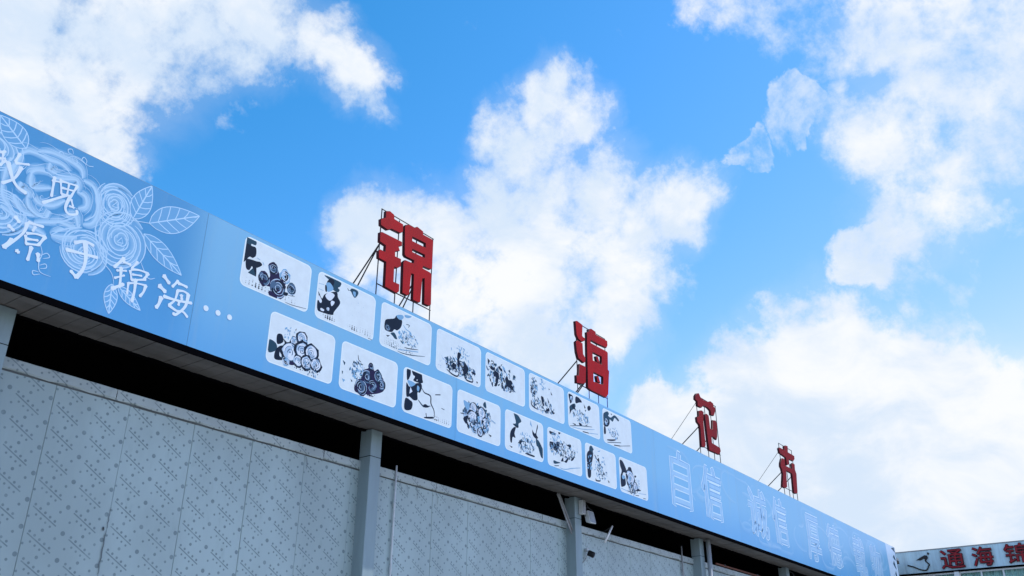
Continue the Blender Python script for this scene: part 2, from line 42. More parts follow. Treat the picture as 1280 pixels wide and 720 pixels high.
    'pic': [[["p","teal",[[0.006,0.589],[0.039,0.621],[0.136,0.625],[0.161,0.591],[0.146,0.558],[0.089,0.551],[0.097,0.502],[0.031,0.491]]],["p","navy",[[0.008,0.516],[0.102,0.53],[0.161,0.529],[0.175,0.438],[0.134,0.386],[0.087,0.383],[0.033,0.3],[0.013,0.309]]],["p","navy",[[0.047,0.332],[0.11,0.358],[0.195,0.368],[0.243,0.379],[0.277,0.349],[0.199,0.282],[0.148,0.296],[0.112,0.221],[0.064,0.227]]],["p","teal",[[0.096,0.18],[0.165,0.277],[0.212,0.175]]],["p","navy",[[0.128,0.305],[0.194,0.315],[0.215,0.176],[0.177,0.238]]],["p","plum",[[0.361,0.383],[0.439,0.46],[0.498,0.404],[0.549,0.336],[0.675,0.315],[0.626,0.225],[0.419,0.126],[0.337,0.146],[0.409,0.262]]],["r","plum",0.442,0.373,0.077],["r","plum",0.325,0.197,0.091],["r","blue",0.626,0.34,0.087],["r","plum",0.545,0.149,0.126],["r","teal",0.741,0.216,0.075],["p","plum",[[0.426,0.077],[0.528,0.064],[0.544,0.018],[0.488,-0.003],[0.424,0.025]]],["p","navy",[[0.638,0.141],[0.699,0.147],[0.684,0.106],[0.633,0.104]]],["l","teal",0.006,[[0.702,0.121],[0.803,0.142]]],["g","navy",[[0.039,0.029],[0.412,0.037]],9,4,0.45],["g","navy",[[0.569,0.054],[0.816,0.049]],6,3,0.3],["l","navy",0.007,[[0.669,-0.002],[0.778,0.021],[1.006,0.052]]],["l","blue",0.008,[[0.198,0.413],[0.239,0.403]]],["l","blue",0.008,[[0.28,0.394],[0.304,0.36]]]],[["p","teal",[[0.099,0.603],[0.365,0.615],[0.378,0.556],[0.338,0.517],[0.37,0.498],[0.335,0.453],[0.237,0.47],[0.208,0.553]]],["p","navy",[[0.147,0.513],[0.204,0.598],[0.272,0.578],[0.221,0.449]]],["p","blue",[[0.139,0.502],[0.202,0.534],[0.266,0.474],[0.207,0.412],[0.16,0.409]]],["p","navy",[[0.125,0.473],[0.152,0.469],[0.162,0.395],[0.136,0.4]]],["p","navy",[[0.027,0.351],[0.093,0.276],[0.139,0.355],[0.317,0.454],[0.353,0.389],[0.399,0.321],[0.311,0.173],[0.288,0.12],[0.115,0.095],[0.04,0.106],[0.026,0.221],[0.051,0.245]]],["p","white",[[0.149,0.351],[0.226,0.411],[0.295,0.391],[0.231,0.297],[0.162,0.31]]],["p","white",[[0.043,0.303],[0.096,0.247],[0.082,0.211],[0.051,0.231]]],["p","white",[[0.091,0.146],[0.146,0.144],[0.139,0.119],[0.093,0.117]]],["r","white",0.208,0.174,0.026],["p","white",[[0.258,0.307],[0.306,0.302],[0.266,0.234],[0.242,0.271]]],["p","teal",[[0.497,0.578],[0.538,0.555],[0.574,0.6],[0.673,0.607],[0.694,0.566],[0.646,0.492],[0.604,0.508],[0.559,0.555],[0.519,0.548]]],["p","blue",[[0.598,0.562],[0.647,0.572],[0.647,0.509],[0.62,0.514]]],["g","navy",[[0.103,0.045],[0.327,0.042]],7,3,0.55],["g","navy",[[0.554,0.053],[0.716,0.023]],5,3,0.5],["g","teal",[[0.689,0.083],[1.003,0.073]],8,4,0.3],["l","navy",0.008,[[0.926,0.013],[0.998,0.016]]],["s","blue",[[0.492,0.442],[0.875,0.234]],8,0.012,1],["l","blue",0.006,[[0.006,0.457],[0.106,0.473]]],["l","blue",0.006,[[0.024,0.387],[0.107,0.389]]]],[["p","navy",[[0.09,0.383],[0.182,0.432],[0.256,0.466],[0.295,0.522],[0.352,0.5],[0.409,0.479],[0.394,0.383],[0.323,0.309],[0.269,0.307],[0.22,0.25],[0.113,0.238],[0.078,0.274]]],["r","teal",0.14,0.295,0.047],["p","blue",[[0.295,0.522],[0.391,0.564],[0.437,0.547],[0.397,0.491],[0.331,0.485]]],["p","blue",[[0.461,0.589],[0.591,0.61],[0.526,0.562],[0.463,0.557]]],["p","navy",[[0.119,0.175],[0.192,0.192],[0.152,0.158]]],["p","teal",[[0.2,0.227],[0.273,0.26],[0.333,0.191],[0.291,0.177],[0.245,0.202]]],["l","teal",0.012,[[0.489,0.457],[0.556,0.464],[0.537,0.424]]],["l","blue",0.014,[[0.435,0.43],[0.495,0.385],[0.586,0.366],[0.617,0.318]]],["s","blue",[[0.343,0.333],[0.76,0.175]],40,0.05,7],["s","teal",[[0.37,0.276],[0.758,0.191]],16,0.04,8],["l","navy",0.012,[[0.482,0.115],[0.582,0.126],[0.76,0.167]]],["l","blue",0.014,[[0.367,0.048],[0.762,0.135]]],["l","teal",0.012,[[0.349,0.002],[0.457,0.013],[0.655,0.051],[0.902,0.113]]],["g","teal",[[0.067,0.047],[0.433,0.037]],12,5,0.4],["g","teal",[[0.431,0.069],[0.676,0.066]],9,3,0.4]],[["s","teal",[[0.149,0.286],[0.889,0.077]],60,0.055,11],["s","navy",[[0.22,0.201],[0.864,0.086]],36,0.05,12],["s","blue",[[0.319,0.465],[0.809,0.353]],30,0.05,13],["p","navy",[[0.354,0.182],[0.409,0.214],[0.414,0.123],[0.369,0.109]]],["p","navy",[[0.47,0.388],[0.55,0.39],[0.508,0.291],[0.534,0.237],[0.479,0.173]]],["p","navy",[[0.636,0.284],[0.683,0.267],[0.732,0.203],[0.632,0.08],[0.606,0.165]]],["l","navy",0.022,[[0.238,0.07],[0.361,0.031],[0.485,0.034],[0.527,0.126]]],["l","navy",0.022,[[0.655,0.087],[0.691,0.036],[0.831,0.045],[0.816,0.111]]],["p","navy",[[0.813,0.197],[0.896,0.198],[0.886,0.171],[0.826,0.169]]],["s","blue",[[0.043,0.222],[0.226,0.066]],8,0.02,14],["p","navy",[[0.912,0.077],[0.954,0.081],[0.941,0.046]]]],[["s","navy",[[0.037,0.542],[0.34,0.142]],26,0.06,21],["s","teal",[[0.049,0.53],[0.779,0.142]],40,0.06,22],["s","navy",[[0.337,0.341],[0.754,0.136]],30,0.055,23],["p","navy",[[0.217,0.367],[0.301,0.376],[0.337,0.341],[0.292,0.159],[0.221,0.139],[0.267,0.213],[0.254,0.286],[0.207,0.287]]],["p","navy",[[0.049,0.53],[0.109,0.503],[0.063,0.427]]],["p","navy",[[0.122,0.422],[0.24,0.42],[0.194,0.375],[0.123,0.384]]],["p","navy",[[0.335,0.487],[0.413,0.456],[0.396,0.42],[0.324,0.453]]],["p","navy",[[0.494,0.325],[0.543,0.378],[0.58,0.335],[0.654,0.341],[0.667,0.266],[0.716,0.249],[0.679,0.192],[0.556,0.219],[0.496,0.156],[0.519,0.24]]],["p","teal",[[0.716,0.453],[0.766,0.444],[0.754,0.401],[0.704,0.418]]]],[["s","teal",[[0.039,0.573],[0.232,0.265]],26,0.05,31],["s","navy",[[0.05,0.44],[0.196,0.254]],18,0.05,32],["s","teal",[[0.059,0.217],[0.713,0.105]],40,0.055,33],["s","blue",[[0.315,0.593],[0.492,0.474]],14,0.05,34],["p","navy",[[0.334,0.308],[0.411,0.306],[0.396,0.249],[0.428,0.182],[0.382,0.169]]],["p","navy",[[0.518,0.335],[0.575,0.267],[0.542,0.25]]],["p","navy",[[0.62,0.472],[0.667,0.414],[0.625,0.418]]],["p","navy",[[0.393,0.089],[0.456,0.099],[0.547,0.168],[0.572,0.121],[0.469,0.087]]],["p","navy",[[0.613,0.185],[0.662,0.137],[0.728,0.131],[0.688,0.098],[0.636,0.13]]],["l","navy",0.025,[[0.058,0.172],[0.082,0.089],[0.229,0.062]]],["p","teal",[[0.556,0.508],[0.595,0.503],[0.569,0.48]]]],[["p","navy",[[0.033,0.585],[0.159,0.582],[0.161,0.506],[0.085,0.426],[0.049,0.491]]],["r","blue",0.124,0.519,0.048],["p","navy",[[0.253,0.592],[0.361,0.599],[0.453,0.547],[0.356,0.514],[0.247,0.477]]],["p","teal",[[0.057,0.373],[0.206,0.458],[0.243,0.415],[0.173,0.344],[0.066,0.301]]],["p","navy",[[0.122,0.375],[0.178,0.435],[0.241,0.362],[0.266,0.338],[0.2,0.351]]],["p","navy",[[0.055,0.328],[0.119,0.315],[0.05,0.222]]],["p","navy",[[0.511,0.525],[0.571,0.471],[0.529,0.452]]],["p","navy",[[0.629,0.51],[0.7,0.547],[0.74,0.508],[0.68,0.449],[0.633,0.457]]],["p","teal",[[0.541,0.433],[0.583,0.436],[0.552,0.39]]],["s","blue",[[0.108,0.342],[0.676,0.185]],36,0.055,41],["s","teal",[[0.147,0.337],[0.65,0.209]],22,0.05,42],["p","navy",[[0.121,0.092],[0.24,0.099],[0.212,0.07]]],["p","navy",[[0.336,0.153],[0.429,0.139],[0.413,0.105],[0.347,0.111]]],["p","navy",[[0.524,0.147],[0.621,0.187],[0.592,0.157]]],["l","teal",0.014,[[0.04,0.02],[0.373,0.103],[0.759,0.175]]],["l","blue",0.012,[[0.104,-0.001],[0.451,0.062],[0.84,0.149]]],["l","navy",0.018,[[0.448,0.006],[0.639,0.037]]],["l","blue",0.012,[[0.639,0.037],[0.948,0.091]]]],[["p","teal",[[0.027,0.506],[0.085,0.563],[0.18,0.602],[0.229,0.572],[0.2,0.529],[0.292,0.517],[0.431,0.595],[0.577,0.546],[0.546,0.509],[0.428,0.544],[0.353,0.454],[0.248,0.47],[0.242,0.405],[0.184,0.334],[0.064,0.305],[0.029,0.352]]],["p","navy",[[0.023,0.336],[0.082,0.372],[0.229,0.416],[0.183,0.327],[0.062,0.297]]],["r","blue",0.123,0.396,0.058],["p","navy",[[0.284,0.586],[0.338,0.6],[0.322,0.567]]],["p","navy",[[0.036,0.284],[0.088,0.283],[0.091,0.172],[0.026,0.157]]],["s","blue",[[0.181,0.32],[0.566,0.173]],28,0.05,51],["s","teal",[[0.207,0.298],[0.54,0.181]],12,0.04,52],["l","navy",0.03,[[0.12,0.062],[0.293,0.095],[0.43,0.134]]],["l","teal",0.014,[[0.13,0.018],[0.616,0.121]]],["l","navy",0.02,[[0.364,0.006],[0.582,0.053]]],["l","teal",0.012,[[0.582,0.053],[0.947,0.139]]]],[["p","teal",[[0.016,0.267],[0.122,0.256],[0.142,0.179],[0.031,0.118]]],["p","navy",[[0.124,0.364],[0.194,0.388],[0.224,0.305],[0.14,0.254]]],["p","navy",[[0.217,0.349],[0.287,0.311],[0.254,0.284]]],["p","navy",[[0.12,0.142],[0.162,0.224],[0.23,0.261],[0.254,0.223],[0.195,0.188],[0.195,0.12],[0.242,0.112],[0.237,0.081],[0.132,0.063]]],["p","teal",[[0.343,0.313],[0.377,0.402],[0.464,0.463],[0.575,0.421],[0.615,0.339],[0.741,0.269],[0.803,0.241],[0.796,0.144],[0.571,0.091],[0.458,0.088],[0.268,0.06],[0.225,0.168]]],["r","white",0.392,0.361,0.061],["r","white",0.495,0.442,0.074],["r","blue",0.531,0.391,0.054],["r","white",0.338,0.211,0.113],["r","white",0.516,0.284,0.101],["r","white",0.658,0.306,0.094],["r","blue",0.295,0.083,0.056],["p","plum",[[0.354,0.101],[0.418,0.106],[0.413,0.074],[0.35,0.062]]],["r","white",0.469,0.145,0.068],["r","white",0.599,0.162,0.082],["r","white",0.743,0.178,0.078],["p","navy",[[0.381,0.514],[0.397,0.535],[0.388,0.492]]],["s","navy",[[0.55,0.101],[0.818,0.127]],24,0.03,61],["g","navy",[[0.398,0.047],[0.548,0.046]],6,2,0.4],["s","blue",[[0.201,0.468],[0.422,0.355]],14,0.04,62]],[["s","teal",[[0.16,0.436],[0.442,0.177]],26,0.045,71],["s","blue",[[0.202,0.418],[0.421,0.186]],22,0.05,72],["l","navy",0.012,[[0.285,0.52],[0.304,0.458],[0.346,0.441]]],["p","teal",[[0.034,0.374],[0.083,0.352],[0.069,0.311]]],["p","blue",[[0.045,0.135],[0.103,0.13],[0.075,0.093]]],["p","teal",[[0.035,0.234],[0.059,0.227],[0.045,0.186]]],["p","navy",[[0.189,0.17],[0.226,0.151],[0.213,0.133]]],["p","plum",[[0.274,0.129],[0.37,0.201],[0.396,0.343],[0.479,0.398],[0.492,0.471],[0.543,0.478],[0.591,0.394],[0.659,0.437],[0.739,0.354],[0.798,0.279],[0.785,0.184],[0.708,0.125],[0.572,0.072],[0.397,0.031],[0.277,0.034]]],["r","plum",0.527,0.428,0.053],["r","plum",0.471,0.275,0.093],["r","plum",0.38,0.114,0.102],["r","teal",0.668,0.34,0.074],["r","plum",0.582,0.179,0.089],["r","plum",0.739,0.247,0.082],["g","plum",[[0.409,0.026],[0.625,0.049]],8,2,0.6]],[["p","navy",[[0.062,0.602],[0.131,0.616],[0.14,0.547],[0.102,0.464],[0.072,0.463]]],["p","navy",[[0.17,0.628],[0.342,0.643],[0.38,0.545],[0.392,0.505],[0.333,0.481],[0.201,0.479],[0.227,0.544],[0.185,0.56]]],["p","navy",[[0.066,0.411],[0.129,0.372],[0.204,0.43],[0.343,0.484],[0.377,0.429],[0.342,0.347],[0.292,0.333],[0.299,0.235],[0.221,0.207],[0.139,0.234],[0.081,0.218]]],["p","navy",[[0.055,0.176],[0.102,0.203],[0.204,0.167],[0.181,0.064],[0.056,0.038]]],["p","blue",[[0.084,0.445],[0.162,0.46],[0.244,0.441],[0.148,0.378]]],["p","white",[[0.148,0.378],[0.192,0.319],[0.136,0.276]]],["p","white",[[0.259,0.51],[0.289,0.519],[0.271,0.492]]],["p","blue",[[0.285,0.431],[0.327,0.414],[0.311,0.353],[0.279,0.372]]],["p","white",[[0.081,0.218],[0.141,0.214],[0.203,0.181],[0.142,0.193]]],["l","navy",0.022,[[0.377,0.422],[0.432,0.372],[0.557,0.356],[0.574,0.253],[0.642,0.17],[0.654,0.073]]],["l","teal",0.024,[[0.309,0.238],[0.404,0.179],[0.455,0.178],[0.566,0.215]]],["p","navy",[[0.414,0.181],[0.463,0.216],[0.536,0.193],[0.456,0.164]]],["l","navy",0.028,[[0.445,0.02],[0.576,0.051],[0.648,0.072]]],["l","navy",0.016,[[0.481,0.093],[0.495,0.033]]],["l","navy",0.016,[[0.656,0.402],[0.765,0.432]]],["l","teal",0.012,[[0.796,0.243],[0.861,0.239]]],["g","navy",[[0.595,0.08],[0.744,0.039]],5,3,0.5],["g","teal",[[0.743,0.053],[1.0,0.045]],7,3,0.3]],[["s","blue",[[0.155,0.49],[0.771,0.097]],46,0.09,80],["s","teal",[[0.133,0.513],[0.748,0.106]],40,0.085,81],["s","navy",[[0.156,0.476],[0.726,0.072]],34,0.07,82],["p","blue",[[0.139,0.493],[0.221,0.486],[0.298,0.478],[0.28,0.386],[0.181,0.396]]],["p","navy",[[0.144,0.23],[0.239,0.283],[0.223,0.164],[0.168,0.179]]],["p","teal",[[0.595,0.558],[0.646,0.601],[0.671,0.511],[0.612,0.518]]],["r","white",0.367,0.438,0.075],["r","white",0.349,0.289,0.098],["r","white",0.559,0.408,0.081],["r","blue",0.528,0.269,0.086],["r","white",0.652,0.286,0.064],["r","blue",0.399,0.137,0.075],["r","white",0.532,0.112,0.059],["r","teal",0.643,0.182,0.051],["s","white",[[0.221,0.479],[0.771,0.111]],34,0.05,83],["s","navy",[[0.229,0.308],[0.726,0.072]],26,0.05,84],["s","teal",[[0.649,0.461],[0.814,0.238]],12,0.04,85],["l","blue",0.014,[[0.812,0.356],[0.894,0.332]]],["p","navy",[[0.724,0.129],[0.806,0.12],[0.782,0.097]]],["l","navy",0.012,[[0.078,0.286],[0.163,0.292]]]],[["p","teal",[[0.22,0.632],[0.339,0.604],[0.423,0.53],[0.351,0.475],[0.339,0.406],[0.197,0.437],[0.279,0.472]]],["p","navy",[[0.197,0.429],[0.339,0.436],[0.315,0.393]]],["p","navy",[[0.15,0.317],[0.22,0.385],[0.279,0.399],[0.244,0.297],[0.268,0.23],[0.197,0.228],[0.174,0.137],[0.139,0.143],[0.127,0.24]]],["p","navy",[[0.105,0.079],[0.197,0.072],[0.174,0.052]]],["p","blue",[[0.669,0.606],[0.717,0.506],[0.656,0.536]]],["p","navy",[[0.717,0.469],[0.741,0.445],[0.803,0.431],[0.856,0.586],[0.868,0.536],[0.828,0.422],[0.873,0.373],[0.815,0.344],[0.728,0.383]]],["p","teal",[[0.815,0.344],[0.902,0.32],[0.976,0.248],[1.013,0.197],[1.023,0.082],[0.947,0.08],[0.875,0.211],[0.825,0.244]]],["l","navy",0.014,[[0.889,0.317],[0.925,0.207],[0.985,0.088]]],["s","blue",[[0.339,0.377],[0.797,0.062]],40,0.05,91],["s","teal",[[0.339,0.29],[0.773,0.056]],30,0.05,92],["p","navy",[[0.362,0.217],[0.458,0.217],[0.374,0.147]]],["p","navy",[[0.541,0.056],[0.76,0.061],[0.748,0.036],[0.553,0.037]]],["l","navy",0.016,[[0.676,0.224],[0.737,0.18],[0.724,0.118]]],["s","blue",[[0.291,0.093],[0.433,0.039]],8,0.03,93]],[["p","navy",[[0.063,0.567],[0.159,0.568],[0.258,0.563],[0.207,0.529],[0.082,0.521]]],["p","navy",[[0.324,0.608],[0.389,0.631],[0.375,0.591],[0.335,0.574]]],["s","blue",[[0.069,0.518],[0.383,0.461]],20,0.06,101],["p","navy",[[0.066,0.388],[0.203,0.405],[0.318,0.446],[0.341,0.379],[0.274,0.292],[0.175,0.312],[0.087,0.278]]],["s","navy",[[0.066,0.402],[0.322,0.216]],22,0.05,102],["s","teal",[[0.181,0.472],[0.812,0.206]],44,0.055,103],["p","navy",[[0.562,0.444],[0.681,0.479],[0.691,0.429],[0.627,0.429]]],["p","navy",[[0.393,0.435],[0.459,0.442],[0.431,0.407]]],["p","navy",[[0.383,0.136],[0.449,0.215],[0.472,0.148],[0.619,0.252],[0.549,0.143],[0.472,0.148]]],["p","navy",[[0.681,0.222],[0.764,0.284],[0.776,0.257],[0.707,0.206]]],["p","navy",[[0.507,0.358],[0.55,0.281],[0.515,0.273]]],["p","teal",[[0.168,0.104],[0.268,0.104],[0.369,0.105],[0.191,0.053]]],["l","teal",0.014,[[0.191,0.017],[0.316,0.046]]],["l","blue",0.014,[[0.34,0.02],[0.492,0.023],[0.728,0.089],[0.969,0.144]]],["s","blue",[[0.54,0.557],[0.898,0.298]],10,0.04,104]],[["p","teal",[[0.153,0.586],[0.219,0.609],[0.281,0.559],[0.253,0.531],[0.262,0.47],[0.198,0.484],[0.134,0.498]]],["p","navy",[[0.053,0.431],[0.148,0.515],[0.249,0.474],[0.245,0.41],[0.212,0.32],[0.179,0.202],[0.156,0.06],[0.067,0.049],[0.051,0.272]]],["s","blue",[[0.063,0.454],[0.223,0.101]],14,0.06,111],["p","navy",[[0.296,0.471],[0.339,0.459],[0.388,0.413],[0.443,0.446],[0.461,0.33],[0.412,0.376],[0.349,0.419]]],["s","blue",[[0.277,0.502],[0.718,0.06]],34,0.05,112],["s","teal",[[0.318,0.342],[0.693,0.083]],22,0.05,113],["p","navy",[[0.311,0.07],[0.348,0.043],[0.466,0.06],[0.451,0.036],[0.32,0.017]]],["p","navy",[[0.709,0.114],[0.775,0.092],[0.745,0.065]]],["p","navy",[[0.363,0.254],[0.412,0.208],[0.373,0.214]]],["p","navy",[[0.546,0.236],[0.623,0.202],[0.595,0.183]]],["p","blue",[[0.399,0.557],[0.508,0.596],[0.465,0.557]]],["p","teal",[[0.393,0.485],[0.447,0.49],[0.405,0.466]]]],[["p","navy",[[0.034,0.569],[0.128,0.568],[0.214,0.489],[0.248,0.434],[0.256,0.374],[0.147,0.365],[0.114,0.304],[0.194,0.292],[0.207,0.158],[0.093,0.096],[0.036,0.105],[0.032,0.273],[0.082,0.379],[0.037,0.466]]],["p","blue",[[0.087,0.298],[0.195,0.306],[0.162,0.245],[0.095,0.245]]],["p","navy",[[0.323,0.491],[0.421,0.512],[0.451,0.455],[0.41,0.412],[0.33,0.43]]],["r","white",0.379,0.302,0.138],["p","navy",[[0.255,0.359],[0.304,0.314],[0.269,0.239],[0.306,0.205],[0.24,0.219]]],["p","blue",[[0.346,0.323],[0.414,0.322],[0.395,0.27],[0.341,0.273]]],["p","navy",[[0.537,0.382],[0.603,0.395],[0.599,0.366],[0.55,0.349]]],["p","teal",[[0.508,0.299],[0.542,0.278],[0.511,0.252]]],["s","teal",[[0.275,0.171],[0.695,0.114]],26,0.05,121],["s","navy",[[0.288,0.16],[0.578,0.064]],18,0.05,122],["s","blue",[[0.578,0.299],[0.734,0.204]],16,0.04,123],["p","navy",[[0.616,0.154],[0.756,0.153],[0.697,0.128],[0.598,0.116]]],["r","white",0.55,0.183,0.072],["l","teal",0.016,[[0.248,0.051],[0.522,0.061]]],["l","navy",0.014,[[0.546,0.024],[0.671,0.038]]],["l","blue",0.012,[[0.037,0.058],[0.276,0.049]]],["l","blue",0.01,[[0.663,0.08],[0.95,0.112]]],["l","teal",0.012,[[0.824,0.015],[0.925,0.028]]]]],
    'bird': {"poly":[[[7.721,6.511],[7.601,6.576],[7.427,6.651],[7.359,6.635],[7.335,6.569],[7.408,6.468],[7.451,6.472],[7.447,6.544],[7.503,6.531],[7.581,6.493],[7.631,6.51]],[[7.34,6.715],[7.305,6.733],[7.27,6.681],[7.312,6.649],[7.343,6.67]]],"line":[[7.443,6.471],[7.341,6.354],[7.359,6.302],[7.453,6.176],[7.618,6.199],[7.83,6.307],[8.02,6.375]]},
    'clouds': [[0.273,0.77,0.577,0.1134,1],[0.284,0.817,0.502,0.0721,1],[0.318,0.722,0.614,0.0856,1],[0.332,0.765,0.551,0.0596,1],[0.319,0.824,0.469,0.0463,1],[0.341,0.705,0.621,0.0866,0.9],[0.377,0.67,0.639,0.0609,0.9],[0.424,0.626,0.655,0.0523,0.9],[0.372,0.775,0.511,0.032,0.9],[0.473,0.6,0.645,0.0433,0.82],[0.515,0.588,0.624,0.0355,0.82],[0.552,0.583,0.596,0.0223,0.82],[0.421,0.659,0.623,0.0409,0.82],[0.67,0.438,0.6,0.0397,0.96],[0.688,0.468,0.554,0.061,0.96],[0.729,0.432,0.531,0.0541,0.96],[0.768,0.397,0.502,0.0539,0.96],[0.788,0.359,0.501,0.0397,0.96],[0.698,0.518,0.495,0.0703,0.96],[0.658,0.575,0.486,0.0596,0.96],[0.611,0.627,0.484,0.0453,0.96],[0.591,0.654,0.472,0.0243,0.96],[0.68,0.592,0.432,0.0747,0.96],[0.737,0.525,0.425,0.0836,0.96],[0.773,0.443,0.454,0.07,0.96],[0.799,0.451,0.398,0.0481,0.96],[0.77,0.516,0.376,0.0527,0.96],[0.642,0.629,0.437,0.0525,0.96],[0.665,0.527,0.529,0.042,0.96],[0.668,0.48,0.569,0.0479,0.96],[0.62,0.639,0.455,0.0436,0.96],[0.662,0.427,0.616,0.0292,0.96],[0.797,0.065,0.6,0.092,0.86],[0.835,0.027,0.549,0.0942,0.86],[0.818,0.106,0.565,0.0567,0.86],[0.836,0.145,0.53,0.0498,0.86],[0.863,0.125,0.489,0.0684,0.86],[0.848,0.063,0.526,0.0663,0.86],[0.875,0.152,0.46,0.0435,0.86],[0.882,0.197,0.429,0.0197,0.86],[0.897,0.193,0.397,0.0163,0.86],[0.78,0.118,0.615,0.0473,0.86],[0.763,0.149,0.63,0.0637,0.74],[0.737,0.199,0.646,0.0503,0.74],[0.714,0.239,0.658,0.0459,0.74],[0.693,0.273,0.667,0.0331,0.74],[0.899,0.069,0.432,0.0278,0.74],[0.793,0.222,0.568,0.0141,0.74],[0.794,0.244,0.557,0.0167,0.74],[0.793,0.264,0.548,0.0151,0.74],[0.794,0.284,0.538,0.0127,0.74],[0.826,0.253,0.503,0.0151,0.74],[0.736,0.359,0.573,0.0326,0.74],[0.813,0.177,0.555,0.0358,0.74],[0.794,0.149,0.59,0.0401,0.74],[0.887,0.085,0.454,0.039,0.74],[0.717,0.576,0.392,0.14,0.72],[0.799,0.398,0.451,0.0522,0.72],[0.91,0.139,0.392,0.0318,0.72],[0.89,0.175,0.421,0.0406,0.72],[0.443,0.679,0.585,0.0331,0.72],[0.9,0.263,0.347,0.0632,2],[0.888,0.327,0.322,0.0608,2],[0.927,0.204,0.314,0.0646,2],[0.945,0.157,0.288,0.0613,2],[0.96,0.12,0.253,0.0536,2],[0.916,0.308,0.258,0.1033,2],[0.947,0.225,0.227,0.1034,2],[0.973,0.153,0.175,0.091,2],[0.876,0.395,0.276,0.0468,2],[0.851,0.433,0.297,0.0431,2],[0.832,0.457,0.313,0.026,2],[0.893,0.39,0.223,0.0755,2],[0.944,0.28,0.177,0.104,2],[0.959,0.233,0.159,0.0938,2]]
}

# ------------------------------------------------------------------ node helpers
class N:
    """a float socket in a node tree with arithmetic"""
    def __init__(s, nt, sock): s.nt = nt; s.s = sock
    def _m(s, op, *a):
        n = s.nt.nodes.new('ShaderNodeMath'); n.operation = op
        for i, x in enumerate((s,)+a):
            if isinstance(x, N): s.nt.links.new(x.s, n.inputs[i])
            else: n.inputs[i].default_value = float(x)
        return N(s.nt, n.outputs[0])
    def __add__(s, o): return s._m('ADD', o)
    __radd__ = __add__
    def __sub__(s, o): return s._m('SUBTRACT', o)
    def __mul__(s, o): return s._m('MULTIPLY', o)
    __rmul__ = __mul__
    def __truediv__(s, o): return s._m('DIVIDE', o)
    def fract(s): return s._m('FRACT')
    def floor(s): return s._m('FLOOR')
    def abs(s): return s._m('ABSOLUTE')
    def sqrt(s): return s._m('SQRT')
    def min(s, o): return s._m('MINIMUM', o)
    def max(s, o): return s._m('MAXIMUM', o)
    def lt(s, o): return s._m('LESS_THAN', o)
    def gt(s, o): return s._m('GREATER_THAN', o)
    def step(s, a, b, lo=0.0, hi=1.0, kind='SMOOTHSTEP'):
        n = s.nt.nodes.new('ShaderNodeMapRange'); n.interpolation_type = kind; n.clamp = True
        s.nt.links.new(s.s, n.inputs['Value'])
        n.inputs['From Min'].default_value = a; n.inputs['From Max'].default_value = b
        n.inputs['To Min'].default_value = lo; n.inputs['To Max'].default_value = hi
        return N(s.nt, n.outputs['Result'])

def mixc(nt, fac, a, b, mode='MIX'):
    n = nt.nodes.new('ShaderNodeMix'); n.data_type = 'RGBA'; n.blend_type = mode
    for sock, x in ((n.inputs['Factor'], fac), (n.inputs['A'], a), (n.inputs['B'], b)):
        if isinstance(x, N): nt.links.new(x.s, sock)
        elif isinstance(x, bpy.types.NodeSocket): nt.links.new(x, sock)
        elif isinstance(x, (int, float)): sock.default_value = x
        else: sock.default_value = (x[0], x[1], x[2], 1.0)
    return n.outputs['Result']

def noise(nt, vec, scale, detail=4.0, rough=0.55, out='Fac', dist=0.0):
    n = nt.nodes.new('ShaderNodeTexNoise'); n.inputs['Scale'].default_value = scale
    n.inputs['Detail'].default_value = detail; n.inputs['Roughness'].default_value = rough; n.inputs['Distortion'].default_value = dist
    if vec is not None: nt.links.new(vec, n.inputs['Vector'])
    return N(nt, n.outputs['Fac']) if out == 'Fac' else n.outputs['Color']

def mapping(nt, vec, scale=(1, 1, 1), loc=(0, 0, 0)):
    n = nt.nodes.new('ShaderNodeMapping'); n.inputs['Scale'].default_value = scale; n.inputs['Location'].default_value = loc
    nt.links.new(vec, n.inputs['Vector']); return n.outputs['Vector']

def new_mat(name, color=(.5, .5, .5), rough=.6, metal=0.0, spec=.4):
    mt = bpy.data.materials.new(name); mt.use_nodes = True
    b = mt.node_tree.nodes['Principled BSDF']
    b.inputs['Base Color'].default_value = (*color, 1); b.inputs['Roughness'].default_value = rough
    b.inputs['Metallic'].default_value = metal; b.inputs['Specular IOR Level'].default_value = spec
    return mt, mt.node_tree, b

def worn(name, color, var=.18, rough=.6, metal=0.0, scale=3.0, streak=(1, 1, 1), bump=0.0, spec=.4, dirt=None, dirt_amt=.4, space='Object'):
    """a surface colour with uneven tone, optional dirt patches and fine relief"""
    mt, nt, b = new_mat(name, color, rough, metal, spec)
    tc = nt.nodes.new('ShaderNodeTexCoord')
    if space == 'World':
        g = nt.nodes.new('ShaderNodeNewGeometry'); v = g.outputs['Position']
    else: v = tc.outputs['Object']
    v2 = mapping(nt, v, streak)
    f = noise(nt, v2, scale, 6, .6)
    dark = tuple(c*(1-var) for c in color); light = tuple(min(1, c*(1+var)) for c in color)
    c = mixc(nt, f.step(.3, .7), dark, light)
    if dirt is not None:
        f2 = noise(nt, mapping(nt, v2, (1, 1, 1), (7.3, 2.1, 5.5)), scale*.6, 7, .7)
        c = mixc(nt, f2.step(.52, .75, 0, dirt_amt), c, dirt)
    nt.links.new(c, b.inputs['Base Color'])
    nt.links.new(f.step(.2, .8, max(0, rough-.12), min(1, rough+.12)).s, b.inputs['Roughness'])
    if bump:
        bp = nt.nodes.new('ShaderNodeBump'); bp.inputs['Strength'].default_value = bump; bp.inputs['Distance'].default_value = .01
        nt.links.new(noise(nt, v2, scale*6, 5, .6).s, bp.inputs['Height']); nt.links.new(bp.outputs['Normal'], b.inputs['Normal'])
    return mt

